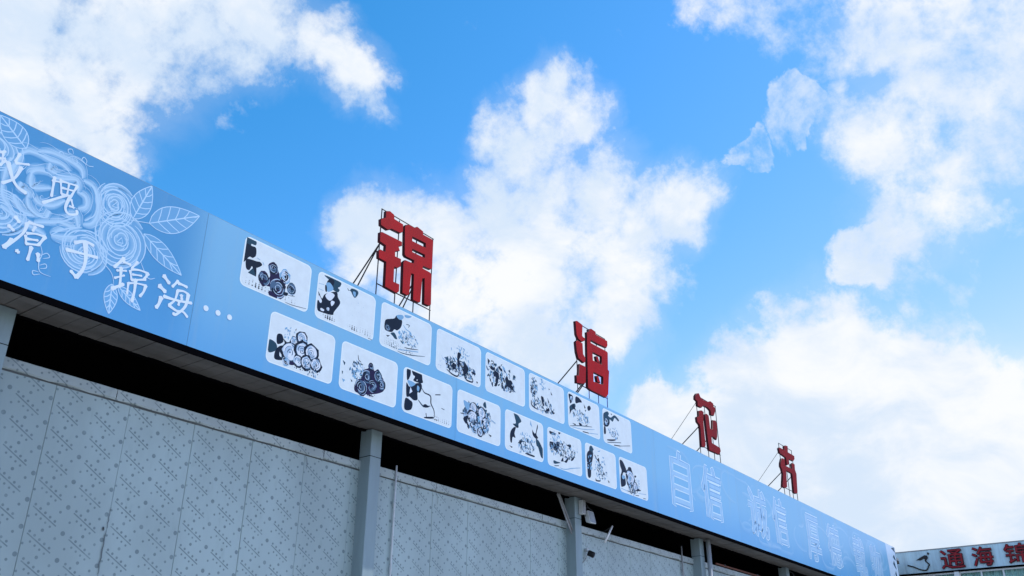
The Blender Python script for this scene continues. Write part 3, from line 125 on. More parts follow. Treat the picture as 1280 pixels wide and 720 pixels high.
# ------------------------------------------------------------------ sky: Nishita plus clouds in the world
world = bpy.data.worlds.new('World'); sc.world = world; world.use_nodes = True
nt = world.node_tree; nt.nodes.clear()
out = nt.nodes.new('ShaderNodeOutputWorld'); bg = nt.nodes.new('ShaderNodeBackground'); bg.inputs['Strength'].default_value = 0.1
nt.links.new(bg.outputs[0], out.inputs[0])
sky = nt.nodes.new('ShaderNodeTexSky'); sky.sky_type = 'NISHITA'; sky.sun_disc = False
sky.sun_elevation = SUN_EL; sky.sun_rotation = SUN_AZ; sky.altitude = 1800; sky.air_density = 1.0; sky.dust_density = 0.4; sky.ozone_density = 2.0
gam = nt.nodes.new('ShaderNodeGamma'); gam.inputs['Gamma'].default_value = SKY_GAMMA = 1.25
nt.links.new(sky.outputs[0], gam.inputs['Color'])
sepc = nt.nodes.new('ShaderNodeSeparateColor'); nt.links.new(gam.outputs[0], sepc.inputs[0])
combc = nt.nodes.new('ShaderNodeCombineColor')
gg = N(nt, sepc.outputs[1])*1.80
rr_ = (N(nt, sepc.outputs[0])*.1)._m('POWER', 2.5)*205.0       # a deeper, cleaner blue overhead
nt.links.new(rr_.min(gg*.8).s, combc.inputs[0]); nt.links.new(gg.s, combc.inputs[1]); nt.links.new((N(nt, sepc.outputs[2])*1.95).s, combc.inputs[2])
blue = combc.outputs[0]
tc = nt.nodes.new('ShaderNodeTexCoord'); dirv = tc.outputs['Generated']

def vmath(op, a, b):
    n = nt.nodes.new('ShaderNodeVectorMath'); n.operation = op
    for i, x in enumerate((a, b)):
        if isinstance(x, bpy.types.NodeSocket): nt.links.new(x, n.inputs[i])
        else: n.inputs[i].default_value = x
    return n
def warp(vec, scale, amt, detail):
    c = noise(nt, vec, scale, detail, .62, 'Color')
    d = vmath('SUBTRACT', c, (.5, .5, .5)).outputs[0]
    return vmath('ADD', vec, vmath('MULTIPLY', d, (amt, amt, amt)).outputs[0]).outputs[0]
w1 = warp(dirv, 6.0, .09, 2.0)
w2 = warp(w1, 20.0, .055, 7.0)
wn = vmath('NORMALIZE', w2, (0, 0, 0)).outputs[0]
hard = None; soft = None; firm = None
for x, y, z, th, wt in D['clouds']:
    dt = N(nt, vmath('DOT_PRODUCT', wn, (x, y, z)).outputs['Value'])
    b_ = dt.step(math.cos(th*1.55), math.cos(th*.25), 0, 1, 'LINEAR')
    if wt == 2: firm = b_ if firm is None else firm.max(b_)
    elif wt >= .78:
        if wt < 1: b_ = b_*wt
        hard = b_ if hard is None else hard.max(b_)
    else:
        b_ = b_*wt
        soft = b_ if soft is None else soft.max(b_)
det = noise(nt, dirv, 12.0, 10.0, .62, dist=.25); fine = noise(nt, mapping(nt, dirv, (1, 1, 1), (3.1, 1.7, 9.2)), 34.0, 9.0, .65)
# outside the part of the sky that is laid out above, the same kind of broken cumulus goes on
inside = N(nt, vmath('DOT_PRODUCT', dirv, tuple(FWD)).outputs['Value']).step(math.cos(rad(44)), math.cos(rad(33)))
generic = noise(nt, mapping(nt, wn, (1, 1, 1.7), (4.2, 0.3, 1.1)), 2.6, 5.0, .55).step(.36, .66, 0, 1, 'LINEAR')
hard = hard*inside + generic*(inside*-1.0 + 1.0)
veil = hard.max(firm).step(.0, .8)*.20
firm = firm*inside + (det - .5)*.62 + (fine - .5)*.75
dens = hard + (det - .5)*1.3 + (fine - .5)*.95
a_hard = dens.step(.26, 1.0)
dens2 = soft*inside + (det - .5)*1.9 + (fine - .5)*1.2
a_soft = dens2.step(.40, 1.15)*.85
alpha = a_hard.max(a_soft).max(veil).max(firm.step(.33, .74))
shade_n = noise(nt, mapping(nt, w1, (1, 1, 1.6), (1.3, 8.8, 2.0)), 5.0, 6.0, .6)
ccol = mixc(nt, shade_n.step(.36, .62), (9.7, 9.9, 10.2), (6.9, 8.15, 9.8))
ccol = mixc(nt, dens.max(firm).step(1.0, 1.8), ccol, (9.9, 10.0, 10.2))
skyc = mixc(nt, alpha, blue, ccol)
nt.links.new(skyc, bg.inputs['Color'])

# ------------------------------------------------------------------ object helpers
def link_mesh(name, me, parent=None, mats=()):
    for mt in mats: me.materials.append(mt)
    o = bpy.data.objects.new(name, me); COL.objects.link(o)
    if parent: o.parent = parent
    return o
def empty(name, loc, label, cat, group=None):
    o = bpy.data.objects.new(name, None); COL.objects.link(o); o.location = loc; o.empty_display_size = .2
    o['label'] = label; o['category'] = cat
    if group: o['group'] = group
    return o
class MB:
    def __init__(s, origin=(0, 0, 0)): s.v = []; s.f = []; s.mi = []; s.o = Vector(origin); s.fac = []
    def add(s, vs, fs, mi=0, fac=None):
        k = len(s.v); s.v += [tuple(Vector(v)-s.o) for v in vs]
        for f in fs: s.f.append(tuple(i+k for i in f)); s.mi.append(mi)
        s.fac += list(fac) if fac is not None else [1.0]*len(vs)
        return s
    def box(s, a, b, mi=0):
        (x0, y0, z0), (x1, y1, z1) = a, b
        vs = [(x0, y0, z0), (x1, y0, z0), (x1, y1, z0), (x0, y1, z0), (x0, y0, z1), (x1, y0, z1), (x1, y1, z1), (x0, y1, z1)]
        return s.add(vs, [(0, 3, 2, 1), (4, 5, 6, 7), (0, 1, 5, 4), (1, 2, 6, 5), (2, 3, 7, 6), (3, 0, 4, 7)], mi)
    def tube(s, pts, r, n=8, mi=0, cap=True):
        pts = [Vector(p) for p in pts]; rings = []
        for i, p in enumerate(pts):
            t = (pts[min(i+1, len(pts)-1)]-pts[max(i-1, 0)]).normalized()
            a = t.cross(Vector((0, 0, 1)) if abs(t.z) < .9 else Vector((1, 0, 0))).normalized(); b = t.cross(a)
            rr = r[i] if isinstance(r, (list, tuple)) else r
            rings.append([p+a*rr*math.cos(2*math.pi*k/n)+b*rr*math.sin(2*math.pi*k/n) for k in range(n)])
        vs = [v for R in rings for v in R]; fs = []
        for i in range(len(pts)-1):
            for k in range(n): fs.append((i*n+k, i*n+(k+1) % n, (i+1)*n+(k+1) % n, (i+1)*n+k))
        if cap: fs += [tuple(range(n-1, -1, -1)), tuple(range((len(pts)-1)*n, len(pts)*n))]
        return s.add(vs, fs, mi)
    def bar(s, p, q, w, d, mi=0, up=(0, 1, 0)):
        p, q = Vector(p), Vector(q); t = (q-p).normalized(); a = t.cross(Vector(up)).normalized(); b = a.cross(t)
        vs = []
        for e in (p, q):
            for i, j in ((-1, -1), (1, -1), (1, 1), (-1, 1)): vs.append(e+a*w/2*i+b*d/2*j)
        return s.add(vs, [(0, 3, 2, 1), (4, 5, 6, 7), (0, 1, 5, 4), (1, 2, 6, 5), (2, 3, 7, 6), (3, 0, 4, 7)], mi)
    def mesh(s, name, smooth=False, factor=False):
        me = bpy.data.meshes.new(name); me.from_pydata(s.v, [], s.f)
        for p, i in zip(me.polygons, s.mi): p.material_index = i; p.use_smooth = smooth
        if factor:
            at = me.attributes.new('ink', 'FLOAT', 'POINT')
            for i, x in enumerate(s.fac): at.data[i].value = x
        me.update(); return me
    def build(s, name, mats, parent=None, smooth=False, bevel=0.0, factor=False):
        o = link_mesh(name, s.mesh(name, smooth, factor), parent, mats if isinstance(mats, (list, tuple)) else [mats])
        o.location = s.o - (parent.location if parent else Vector())
        if parent and parent.parent: o.location = s.o - parent.location - parent.parent.location
        if bevel:
            bm = o.modifiers.new('bevel', 'BEVEL'); bm.width = bevel; bm.segments = 2; bm.limit_method = 'ANGLE'
        return o
def dup(o, loc=None, parent=None):
    c = o.copy(); COL.objects.link(c)
    if loc is not None: c.location = loc
    c.parent = parent if parent else o.parent
    return c

def smooth_line(pts, n=6):
    """Catmull-Rom through 2-D points"""
    if len(pts) < 3: return [tuple(p) for p in pts]
    P = [pts[0]]+list(pts)+[pts[-1]]; out = []
    for i in range(1, len(P)-2):
        p0, p1, p2, p3 = P[i-1], P[i], P[i+1], P[i+2]
        for k in range(n):
            t = k/n
            out.append(tuple(.5*((2*p1[j])+(-p0[j]+p2[j])*t+(2*p0[j]-5*p1[j]+4*p2[j]-p3[j])*t*t+(-p0[j]+3*p1[j]-3*p2[j]+p3[j])*t**3) for j in (0, 1)))
    out.append(tuple(pts[-1])); return out
class Print:
    """flat ink shapes on a vertical sheet: 2-D (u, v) -> (x, y, z), every shape a hair above the one below"""
    def __init__(s, origin, y, dy=1e-5): s.mb = MB(origin); s.y = y; s.dy = dy; s.o = origin
    def _next(s): s.y -= s.dy; return s.y
    def poly(s, pts, mi=0, fac=None):
        y = s._next(); pts = [tuple(p) for p in pts]
        area = sum(pts[i-1][0]*pts[i][1]-pts[i][0]*pts[i-1][1] for i in range(len(pts)))
        if area < 0: pts = pts[::-1]
        s.mb.add([(u, y, v) for u, v in pts], [tuple(range(len(pts)))], mi, [1.0 if fac is None else fac]*len(pts))
    def disc(s, c, r, mi=0, n=14, jit=0, rx=None, rng=None, fac=None):
        rx = rx or r
        s.poly([(c[0]+rx*(1+(rng.uniform(-jit, jit) if jit else 0))*math.cos(2*math.pi*k/n), c[1]+r*(1+(rng.uniform(-jit, jit) if jit else 0))*math.sin(2*math.pi*k/n)) for k in range(n)], mi, fac)
    def ribbon(s, pts, w, mi=0, taper=True, f0=1.0, f1=1.0, side=0):
        """side 0: centred; +-1: from the line to one side (f0 on the line, f1 on the far edge)"""
        y = s._next(); n = len(pts); vs = []; fac = []
        for i, p in enumerate(pts):
            a, b = pts[max(i-1, 0)], pts[min(i+1, n-1)]
            t = Vector((b[0]-a[0], b[1]-a[1])); t = t.normalized() if t.length > 1e-9 else Vector((1, 0))
            nx, nz = -t.y, t.x
            ww = w*(math.sin(math.pi*(i+.6)/(n+.2))**.5 if taper else 1.0)
            if side == 0:
                vs += [(p[0]+nx*ww/2, y, p[1]+nz*ww/2), (p[0]-nx*ww/2, y, p[1]-nz*ww/2)]; fac += [f0, f1]
            else:
                vs += [(p[0], y, p[1]), (p[0]+nx*ww*side, y+6e-6+2e-7*i, p[1]+nz*ww*side)]; fac += [f0, f1]
        fs = [(2*i, 2*i+1, 2*i+3, 2*i+2) for i in range(n-1)] if side != 1 else [(2*i, 2*i+2, 2*i+3, 2*i+1) for i in range(n-1)]
        s.mb.add(vs, fs, mi, fac)
    def stroke(s, pts, w, mi=0, rng=None):
        """brush stroke: heavy at the start, round ends"""
        P = smooth_line(pts, 5)
        if len(P) == 2: P = [tuple(P[0][j]+(P[1][j]-P[0][j])*k/4 for j in (0, 1)) for k in range(5)]
        n = len(P); y = s._next(); L = []; R = []
        for i, p in enumerate(P):
            a, b = P[max(i-1, 0)], P[min(i+1, n-1)]
            t = Vector((b[0]-a[0], b[1]-a[1])).normalized(); k = i/(n-1)
            ww = w*(.62 + .38*abs(2*k-1)**1.5)*(1.08-.22*k)
            L.append((p[0]-t.y*ww/2, y, p[1]+t.x*ww/2)); R.append((p[0]+t.y*ww/2, y, p[1]-t.x*ww/2))
        t0 = Vector((P[0][0]-P[1][0], P[0][1]-P[1][1])).normalized()*w*.32; t1 = Vector((P[-1][0]-P[-2][0], P[-1][1]-P[-2][1])).normalized()*w*.3
        cap0 = (P[0][0]+t0.x, y, P[0][1]+t0.y); cap1 = (P[-1][0]+t1.x, y, P[-1][1]+t1.y)
        vs = L+R+[cap0, cap1]
        fs = [(n+i, n+i+1, i+1, i) for i in range(n-1)]+[(2*n, n, 0), (n-1, 2*n-1, 2*n+1)]
        s.mb.add(vs, fs, mi)

# ------------------------------------------------------------------ materials
def film_mat(name, base, pattern=True, dirt=.35):
    """white protective film, printed with slanted rules and rows of dots"""
    mt, nt, b = new_mat(name, base, .42, 0, .45)
    tc = nt.nodes.new('ShaderNodeTexCoord'); sp = nt.nodes.new('ShaderNodeSeparateXYZ'); nt.links.new(tc.outputs['Object'], sp.inputs[0])
    oi = nt.nodes.new('ShaderNodeObjectInfo'); rnd = N(nt, oi.outputs['Random'])
    g = nt.nodes.new('ShaderNodeNewGeometry'); pos = g.outputs['Position']
    n1 = noise(nt, mapping(nt, pos, (1, 1, .5)), .9, 5, .55); n2 = noise(nt, mapping(nt, pos, (2.5, 1, .7), (3, 3, 3)), 3.5, 6, .65)
    c = mixc(nt, n1.step(.3, .7), tuple(x*.84 for x in base), tuple(min(1, x*1.10) for x in base))
    c = mixc(nt, n2.step(.56, .8, 0, dirt), c, (base[0]*.62, base[1]*.66, base[2]*.62))
    if pattern:
        u = N(nt, sp.outputs['X']); v = N(nt, sp.outputs['Z']) + rnd*.2475
        pu, pv = .4033, .2475
        x = (u/pu).fract()*pu - .165
        y = ((v/pv).fract() - .5)*pv
        t = x*.8635 - y*.505; n = x*.505 + y*.8635
        aa = .003
        def inside(d, r): return d.step(r-aa, r+aa, 1, 0)
        line = inside(n.abs(), .0062)*inside(t.abs(), .148)
        t1 = t + .016
        d1 = ((((t1/.0622)+.5).fract()-.5)*.0622); du = n - .0276
        up = inside((d1*d1+du*du).sqrt(), .0130)*inside(t1.abs(), .156)
        t2 = t - .0156
        d2 = (((t2/.059).fract()-.5)*.059); dl = n + .0395
        lo = inside((d2*d2+dl*dl).sqrt(), .0112)*inside(t2.abs(), .118)
        def spot(cx, cy, r):
            yy = ((((y-cy)/pv)+.5).fract()-.5)*pv; xx = ((((x-cx)/pu)+.5).fract()-.5)*pu
            return inside((xx*xx+yy*yy).sqrt(), r)
        sp_ = spot(.208, .118, .0225).max(spot(.008, .119, .016)).max(spot(.142, .062, .0135)).max(spot(-.15, -.02, .012))
        ink = line.max(up).max(lo).max(sp_)
        wear = noise(nt, pos, 9, 4, .6).step(.25, .6, .42, .74)
        c = mixc(nt, ink*wear, c, (base[0]*.28, base[1]*.33, base[2]*.36))
    nt.links.new(c, b.inputs['Base Color'])
    bp = nt.nodes.new('ShaderNodeBump'); bp.inputs['Strength'].default_value = .35; bp.inputs['Distance'].default_value = .02
    nt.links.new(noise(nt, mapping(nt, pos, (1, 1, .35)), 2.2, 4, .5, dist=.6).s, bp.inputs['Height']); nt.links.new(bp.outputs['Normal'], b.inputs['Normal'])
    return mt
FILM = film_mat('film', (.385, .485, .485))
FILM_CAP = film_mat('film_cap', (.41, .48, .475), True, .7)

def banner_mat(name='banner_print', ink=None, strength=1.0):
    """the printed banner; with ink: a paler print whose strength varies over the shape"""
    mt, nt, b = new_mat(name, (.2, .4, .7), .38, 0, .35)
    g = nt.nodes.new('ShaderNodeNewGeometry'); sp = nt.nodes.new('ShaderNodeSeparateXYZ'); nt.links.new(g.outputs['Position'], sp.inputs[0])
    x = N(nt, sp.outputs['X']); z = N(nt, sp.outputs['Z'])
    oi = nt.nodes.new('ShaderNodeObjectInfo')
    tn = noise(nt, mapping(nt, g.outputs['Position'], (.5, 1, 1)), .8, 3, .5)
    # the printed artwork runs from a deep blue on the left through pale to mid blue, deeper along its lower edge
    c = mixc(nt, x.step(4.7, 5.3), (.050, .28, .57), (.165, .43, .68))
    c = mixc(nt, x.step(13, 30, 0, .75), c, (.17, .44, .70))
    c = mixc(nt, (z + (tn-.5)*.5).step(5.1, 6.1, .7, 0), c, (.07, .32, .66))
    mx = nt.nodes.new('ShaderNodeHueSaturation'); nt.links.new(c, mx.inputs['Color'])
    if ink is None: nt.links.new(N(nt, oi.outputs['Random']).step(0, 1, .95, 1.04, 'LINEAR').s, mx.inputs['Value'])
    d = noise(nt, mapping(nt, g.outputs['Position'], (3, 1, .35)), 1.6, 7, .65)
    c2 = mixc(nt, d.step(.5, .85, 0, .34), mx.outputs['Color'], (.30, .43, .52))
    if ink:
        at = nt.nodes.new('ShaderNodeAttribute'); at.attribute_name = 'ink'
        c2 = mixc(nt, N(nt, at.outputs['Fac'])*strength, c2, ink)
    nt.links.new(c2, b.inputs['Base Color'])
    bp = nt.nodes.new('ShaderNodeBump'); bp.inputs['Strength'].default_value = .12; bp.inputs['Distance'].default_value = .02
    nt.links.new(noise(nt, mapping(nt, g.outputs['Position'], (1, 1, .6)), 1.3, 3, .5).s, bp.inputs['Height']); nt.links.new(bp.outputs['Normal'], b.inputs['Normal'])
    return mt
BANNER = banner_mat()
def ink_mat(name, color, blend=False, strength=1.0, spec=.3):
    mt, nt, b = new_mat(name, color, .42, 0, spec)
    g = nt.nodes.new('ShaderNodeNewGeometry'); f = noise(nt, g.outputs['Position'], 7.0, 5, .6)
    nt.links.new(mixc(nt, f.step(.3, .7), tuple(c*.96 for c in color), tuple(min(1, c*1.04) for c in color)), b.inputs['Base Color'])
    if blend:
        at = nt.nodes.new('ShaderNodeAttribute'); at.attribute_name = 'ink'
        nt.links.new((N(nt, at.outputs['Fac'])*strength).s, b.inputs['Alpha'])
    return mt
INK = {'navy': ink_mat('ink_navy', (.004, .014, .034), spec=.08), 'teal': ink_mat('ink_teal', (.012, .055, .095), spec=.1), 'blue': ink_mat('ink_blue', (.16, .36, .58)),
       'plum': ink_mat('ink_plum', (.016, .014, .058), spec=.08), 'white': ink_mat('ink_white', (.62, .70, .81)),
       'slate': ink_mat('ink_slate', (.055, .12, .22), spec=.15), 'ice': ink_mat('ink_ice', (.36, .50, .68))}
INK_ORDER = ['navy', 'teal', 'blue', 'plum', 'white', 'slate', 'ice']
PAPER = ink_mat('picture_paper', (.63, .72, .78)); PAPER_EDGE = ink_mat('picture_edge', (.71, .82, .87))
LINE_INK = banner_mat('pale_line_print', (.47, .68, .88), .85); SOFT_INK = banner_mat('pale_tint_print', (.48, .69, .87), .95)
GHOST_INK = banner_mat('ghost_swirl_print', (.46, .66, .86), .42)
CHAR_INK = ink_mat('white_lettering', (.64, .75, .87))
OUTLINE_INK = ink_mat('pale_outline_print', (.56, .74, .88)); FILL_INK = ink_mat('letter_fill_print', (.29, .52, .76))
GAP_INK = ink_mat('letter_gap_print', (.15, .37, .66))
RED = worn('red_letter_paint', (.36, .011, .017), .14, .65, 0, 2.5, (1, 1, .6), 0.03, spec=.05, dirt=(.25, .014, .020), dirt_amt=.5, space='World')
RED_DARK = worn('darker_letter_red', (.215, .013, .019), .16, .7, 0, 2.5, (1, 1, .6), 0.03, spec=.05, space='World')  # a darker red for the third and fourth roof letters
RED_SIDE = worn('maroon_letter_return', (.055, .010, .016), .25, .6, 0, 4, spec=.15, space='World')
STEEL = worn('frame_steel', (.05, .055, .06), .3, .55, .4, 6)
GREY_COL = worn('column_paint', (.26, .345, .375), .1, .5, 0, 2.0, (2, 2, .4), .03, dirt=(.17, .2, .23), dirt_amt=.45, space='World')
SOFFIT = worn('soffit_sheet', (.17, .16, .155), .2, .6, .1, 2.2, (.6, 3, 1), .03, dirt=(.08, .075, .07), dirt_amt=.5, space='World')
TRIM = worn('edge_trim_black', (.003, .003, .004), .2, .8, 0, 3, spec=0)
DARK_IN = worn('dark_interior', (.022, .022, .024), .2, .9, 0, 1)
ROOF = worn('roof_sheet', (.34, .37, .40), .12, .5, .2, 1.2, (1, .3, 1), .05)
WHITE_PL = worn('white_plastic', (.66, .69, .70), .1, .45, 0, 5, dirt=(.3, .3, .28), dirt_amt=.4)
GREY_PL = worn('grey_casting', (.30, .31, .32), .12, .5, .2, 5)
BLACK_PL = worn('black_plastic', (.006, .006, .007), .2, .5, 0, 5)
GROUND = worn('concrete_yard', (.22, .215, .20), .15, .85, 0, .6, (1, 1, 1), .2, dirt=(.2, .19, .18), dirt_amt=.5)
RUST = worn('rusty_edge', (.16, .06, .04), .35, .8, 0, 6)

# ------------------------------------------------------------------ ground
g = MB().add([(-600, -600, 0), (600, -600, 0), (600, 600, 0), (-600, 600, 0)], [(0, 1, 2, 3)]).build('ground', GROUND); g['kind'] = 'structure'

# ------------------------------------------------------------------ the hall
HX0, HX1 = -3.0, 32.4
Z_S = 5.152                                             # soffit level
hall = empty('market_hall', (HX0, 8.68, 0), 'long flower market hall with grey film covered wall panels and steel columns', 'building')
MB((HX0, 8.1, 6.45)).box((HX0, 8.12, 6.45), (HX1, 26, 6.53)).build('roof', ROOF, hall)
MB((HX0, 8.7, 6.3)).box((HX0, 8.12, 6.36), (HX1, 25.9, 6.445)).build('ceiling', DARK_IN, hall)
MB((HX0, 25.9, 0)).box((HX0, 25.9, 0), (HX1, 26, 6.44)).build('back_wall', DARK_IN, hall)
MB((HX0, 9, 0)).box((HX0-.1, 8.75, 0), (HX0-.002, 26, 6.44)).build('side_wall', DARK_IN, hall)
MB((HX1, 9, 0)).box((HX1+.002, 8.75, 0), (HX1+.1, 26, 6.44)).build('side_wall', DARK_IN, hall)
# wall panels
WY = 8.68; PW = .8065; Z_W = 4.66
pm = MB().box((.0012, 0, 0), (PW-.0012, .06, Z_W)).mesh('wall_panel'); pm.materials.append(FILM)
rng = random.Random(4)
x = 4.150 - PW*8; k = 0; panel0 = None
while x < HX1 - PW:
    o = bpy.data.objects.new('wall_panel', pm); COL.objects.link(o); o.parent = hall
    o.location = Vector((x, WY + rng.choice((0, .002, .004, .006)), 0)) - hall.location
    if panel0 is None:
        bm = o.modifiers.new('bevel', 'BEVEL'); bm.width = .005; bm.segments = 1
    else:
        bm = o.modifiers.new('bevel', 'BEVEL'); bm.width = .005; bm.segments = 1
    panel0 = o; x += PW; k += 1
MB((HX0, 8.75, 0)).box((HX0, 8.752, .02), (HX1, 8.77, Z_W-.02)).build('wall_backing', FILM_CAP, hall)
# folded cap strip along the wall head, wrapped in the same film
x = HX0; ci = 0
while x < HX1-.5:
    w = rng.uniform(2.0, 3.1); x1 = min(x+w, HX1)
    mb = MB((x, WY, Z_W)); n = 14; top = []; 
    rows = [(-.012, Z_W-.035), (-.022, Z_W-.02), (-.020, Z_W+.075), (.0, Z_W+.085), (.10, Z_W+.085)]
    vs = []; fs = []
    jit = [[rng.uniform(-.005, .005) for _ in range(n+1)] for _ in rows]
    for i in range(n+1):
        xx = x + .004 + (x1-x-.008)*i/n
        for j, (dy, z) in enumerate(rows):
            vs.append((xx, WY+dy+jit[j][i]*.8, z+jit[j][i]*(1.6 if j == 0 else .5)))
    m_ = len(rows)
    for i in range(n):
        for j in range(m_-1): fs.append((i*m_+j, (i+1)*m_+j, (i+1)*m_+j+1, i*m_+j+1))
    mb.add(vs, fs); mb.build('wall_cap', FILM_CAP, hall); x = x1; ci += 1
MB((HX0, WY, Z_W)).box((HX0, WY-.004, Z_W-.052), (HX1, WY+.02, Z_W-.036)).build('cap_joint', worn('joint_sealant', (.10, .11, .11), .3, .8), hall)  # dark joint strip along the lower edge of the cap
# torn film edges and creases beside some of the panel joints
tp = Print((4.9, WY-.009, 3.0), WY-.009)
def tear(x, z0, z1, w, amp, seed):
    r = random.Random(seed); n = 16
    tp.ribbon([(x+amp*math.sin(i*1.3)*r.uniform(.2, 1), z0+(z1-z0)*i/n) for i in range(n+1)], w, 0)
tear(4.945, 2.9, 3.32, .012, .010, 1); tear(4.952, 3.34, 3.55, .007, .006, 2); tear(4.915, 3.31, 3.35, .014, .012, 9)
for q in range(10): 
    xx = rng.uniform(3.8, 20); tp.ribbon(smooth_line([(xx, 4.6), (xx+.03, 4.58), (xx+.05, 4.5), (xx+.04, 4.44)], 4), .007, 0)
fc = tp.mb.build('film_crease', ink_mat('crease_dark', (.13, .16, .17)), hall); fc['kind'] = 'stuff'
# columns with their drip mark and bolted head plate
for q, cx in enumerate((-1.58, 3.33, 8.315, 13.27, 18.1, 22.98, 27.9)):
    c = MB((cx, 8.48, 0)).box((cx, 8.49, 0), (cx+.2, 8.70, Z_S-.004)).build('column', GREY_COL, hall, bevel=.008)
    pl = MB((cx, 8.48, 4.2)).box((cx-.004, 8.486, 4.78), (cx+.204, 8.702, 4.786)).build('weld_seam', TRIM, c)
# soffit of narrow sheet boards under the fascia
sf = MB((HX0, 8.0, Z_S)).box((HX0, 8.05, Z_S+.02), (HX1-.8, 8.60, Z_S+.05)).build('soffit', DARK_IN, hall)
sm = MB().add([(.004, .02, 0), (.196, .02, 0), (.196, .60, 0), (.004, .60, 0), (.004, .02, .012), (.196, .02, .012), (.196, .60, .012), (.004, .60, .012), (.09, .02, .004), (.09, .60, .004)],
              [(0, 3, 9, 8), (8, 9, 2, 1), (4, 5, 6, 7), (0, 8, 1, 5, 4), (1, 2, 6, 5), (2, 9, 3, 7, 6), (3, 0, 4, 7)]).mesh('soffit_board')
sm.materials.append(SOFFIT)
for q in range(int((31.6-HX0)/.2)):
    o = bpy.data.objects.new('soffit_board', sm); COL.objects.link(o); o.parent = sf
    o.location = Vector((HX0+.2*q, 8.0+rng.uniform(-.004, .004), Z_S+rng.uniform(0, .006))) - hall.location - sf.location
MB((HX0, 8.6, Z_S)).box((HX0, 8.604, Z_S-.02), (31.5, 8.64, Z_S+.06)).build('soffit_edge', TRIM, hall)

# ------------------------------------------------------------------ fascia sign
FX0, FX1, FZ0, FZ1 = HX0, 31.62, 5.165, 6.768
sign = empty('fascia_sign', (FX0, 8.0, FZ0), 'long blue printed banner sign running along the eaves of the market hall', 'sign')
MB((FX0, 8.0, FZ1)).box((FX0, 8.002, FZ1-.03), (FX1, 8.06, FZ1+.004)).build('top_trim', worn('top_trim_grey', (.15, .21, .27), .2, .6, 0, 4), sign)
MB((FX0, 8.06, FZ0)).box((FX0, 8.012, FZ0+.004), (FX1-.004, 8.10, FZ1-.032)).build('backing_board', ROOF, sign)
def sheet_part(x0, x1, name='banner_sheet', mat=BANNER):
    mb = MB((x0, 8.0, FZ0)); n = max(2, int((x1-x0)/.5)); r = random.Random(int(x0*10)); vs = []; fs = []
    for i in range(n+1):
        xx = x0+.0015+(x1-x0-.003)*i/n
        for z in (FZ0, FZ0+.02, 6.0, FZ1-.012, FZ1): vs.append((xx, 8.0, z + (r.uniform(-.003, .003) if z == FZ1 else 0)))
    for i in range(n):
        for j in range(4): fs.append((i*5+j, (i+1)*5+j, (i+1)*5+j+1, i*5+j+1))
    mb.add(vs, fs); return mb.build(name, mat, sign)
for a, b in ((FX0, 1.2), (1.2, 5.06), (5.06, 9.45), (9.45, 15.4), (15.4, 19.2), (19.2, 23.0), (23.0, 26.9), (26.9, 30.62)): sheet_part(a, b)
ES = ink_mat('pale_end_print', (.50, .66, .84)); o = sheet_part(30.62, FX1, 'banner_sheet', ES); o['label'] = 'pale end sheet of the banner with dark marks'
MB((FX0, 7.99, 5.1)).box((FX0, 7.996, 5.098), (FX1, 8.02, FZ0-.002)).build('bottom_trim', TRIM, sign)
MB((FX1, 7.99, 5.2)).box((FX1+.001, 8.0, FZ0), (FX1+.02, 8.12, FZ1-.004)).build('end_cap', TRIM, sign)
ep = Print((31.1, 7.998, 6), 7.9992)
for pts in ([(31.2, 6.70), (31.55, 6.76), (31.58, 6.60), (31.45, 6.63)], [(31.25, 6.42), (31.42, 6.52), (31.55, 6.34), (31.38, 6.36)], [(31.15, 6.2), (31.3, 6.32), (31.45, 6.05), (31.3, 6.1)], [(31.2, 5.9), (31.33, 6.0), (31.42, 5.7), (31.3, 5.72)], [(30.95, 5.6), (31.05, 5.9), (31.08, 5.55)]): ep.poly(pts, 0)
ep.mb.build('end_marks', INK['teal'], sign)
# pale swirls printed faintly over the right part of the banner, and corner swirls
gp = Print((16, 7.998, 6), 7.9994); r = random.Random(8)
for q in range(46):
    cx, cz = r.uniform(15.2, 30.2), r.uniform(5.4, 6.5); a0 = r.uniform(0, 6.28); R = r.uniform(.25, .9); pts = []
    for i in range(9):
        a = a0 + i*.33; rr = R*(1-.05*i); pts.append((min(30.5, max(15.1, cx+rr*math.cos(a)*1.2)), min(FZ1-.17, max(FZ0+.17, cz+rr*.6*math.sin(a)))))
    gp.ribbon(pts, r.uniform(.05, .15), 0, True, r.uniform(.4, .9), .0, r.choice((-1, 1)))
gp.mb.build('swirl_print', GHOST_INK, sign, factor=True)
# --- rose line art at the left
rp = Print((4.0, 7.998, 6.0), 7.9995, 3e-6); rng = random.Random(5)
late = []
def line_rose(cx, cz, rx, rz, turns=6):
    rp.disc((cx, cz), rz*.98, 1, 24, 0, rx*.98, fac=.18)
    for t in range(turns):
        k = 1-.16*t; n = (4, 3, 4, 3, 3, 3)[t]; a0 = rng.uniform(0, 6.28); dx, dz = rng.uniform(-.05, .05)*rx, rng.uniform(-.05, .05)*rz
        for q in range(n):
            a = a0+q*6.28/n+rng.uniform(-.15, .15); sp = 6.28/n*rng.uniform(1.15, 1.45); pts = []; lobe = rng.uniform(.02, .10)
            for i in range(11):
                s_ = i/10; kk = k*(1.02-.20*s_)+lobe*math.sin(math.pi*s_)
                kk = min(kk, 1.05)
                pts.append((cx+dx+rx*kk*math.cos(a+sp*s_), cz+dz+rz*kk*math.sin(a+sp*s_)))
            if q % 2 == 0: rp.ribbon(pts, .05, 1, True, .55, .18, 1)
            late.append((pts, .014, True))
    rp.ribbon([(cx-.03, cz-.03), (cx+.01, cz+.035), (cx+.035, cz-.02), (cx-.03, cz-.03)], .014, 0)
for cx, cz, rx, rz in D['roses']: line_rose(cx, cz, rx, rz)
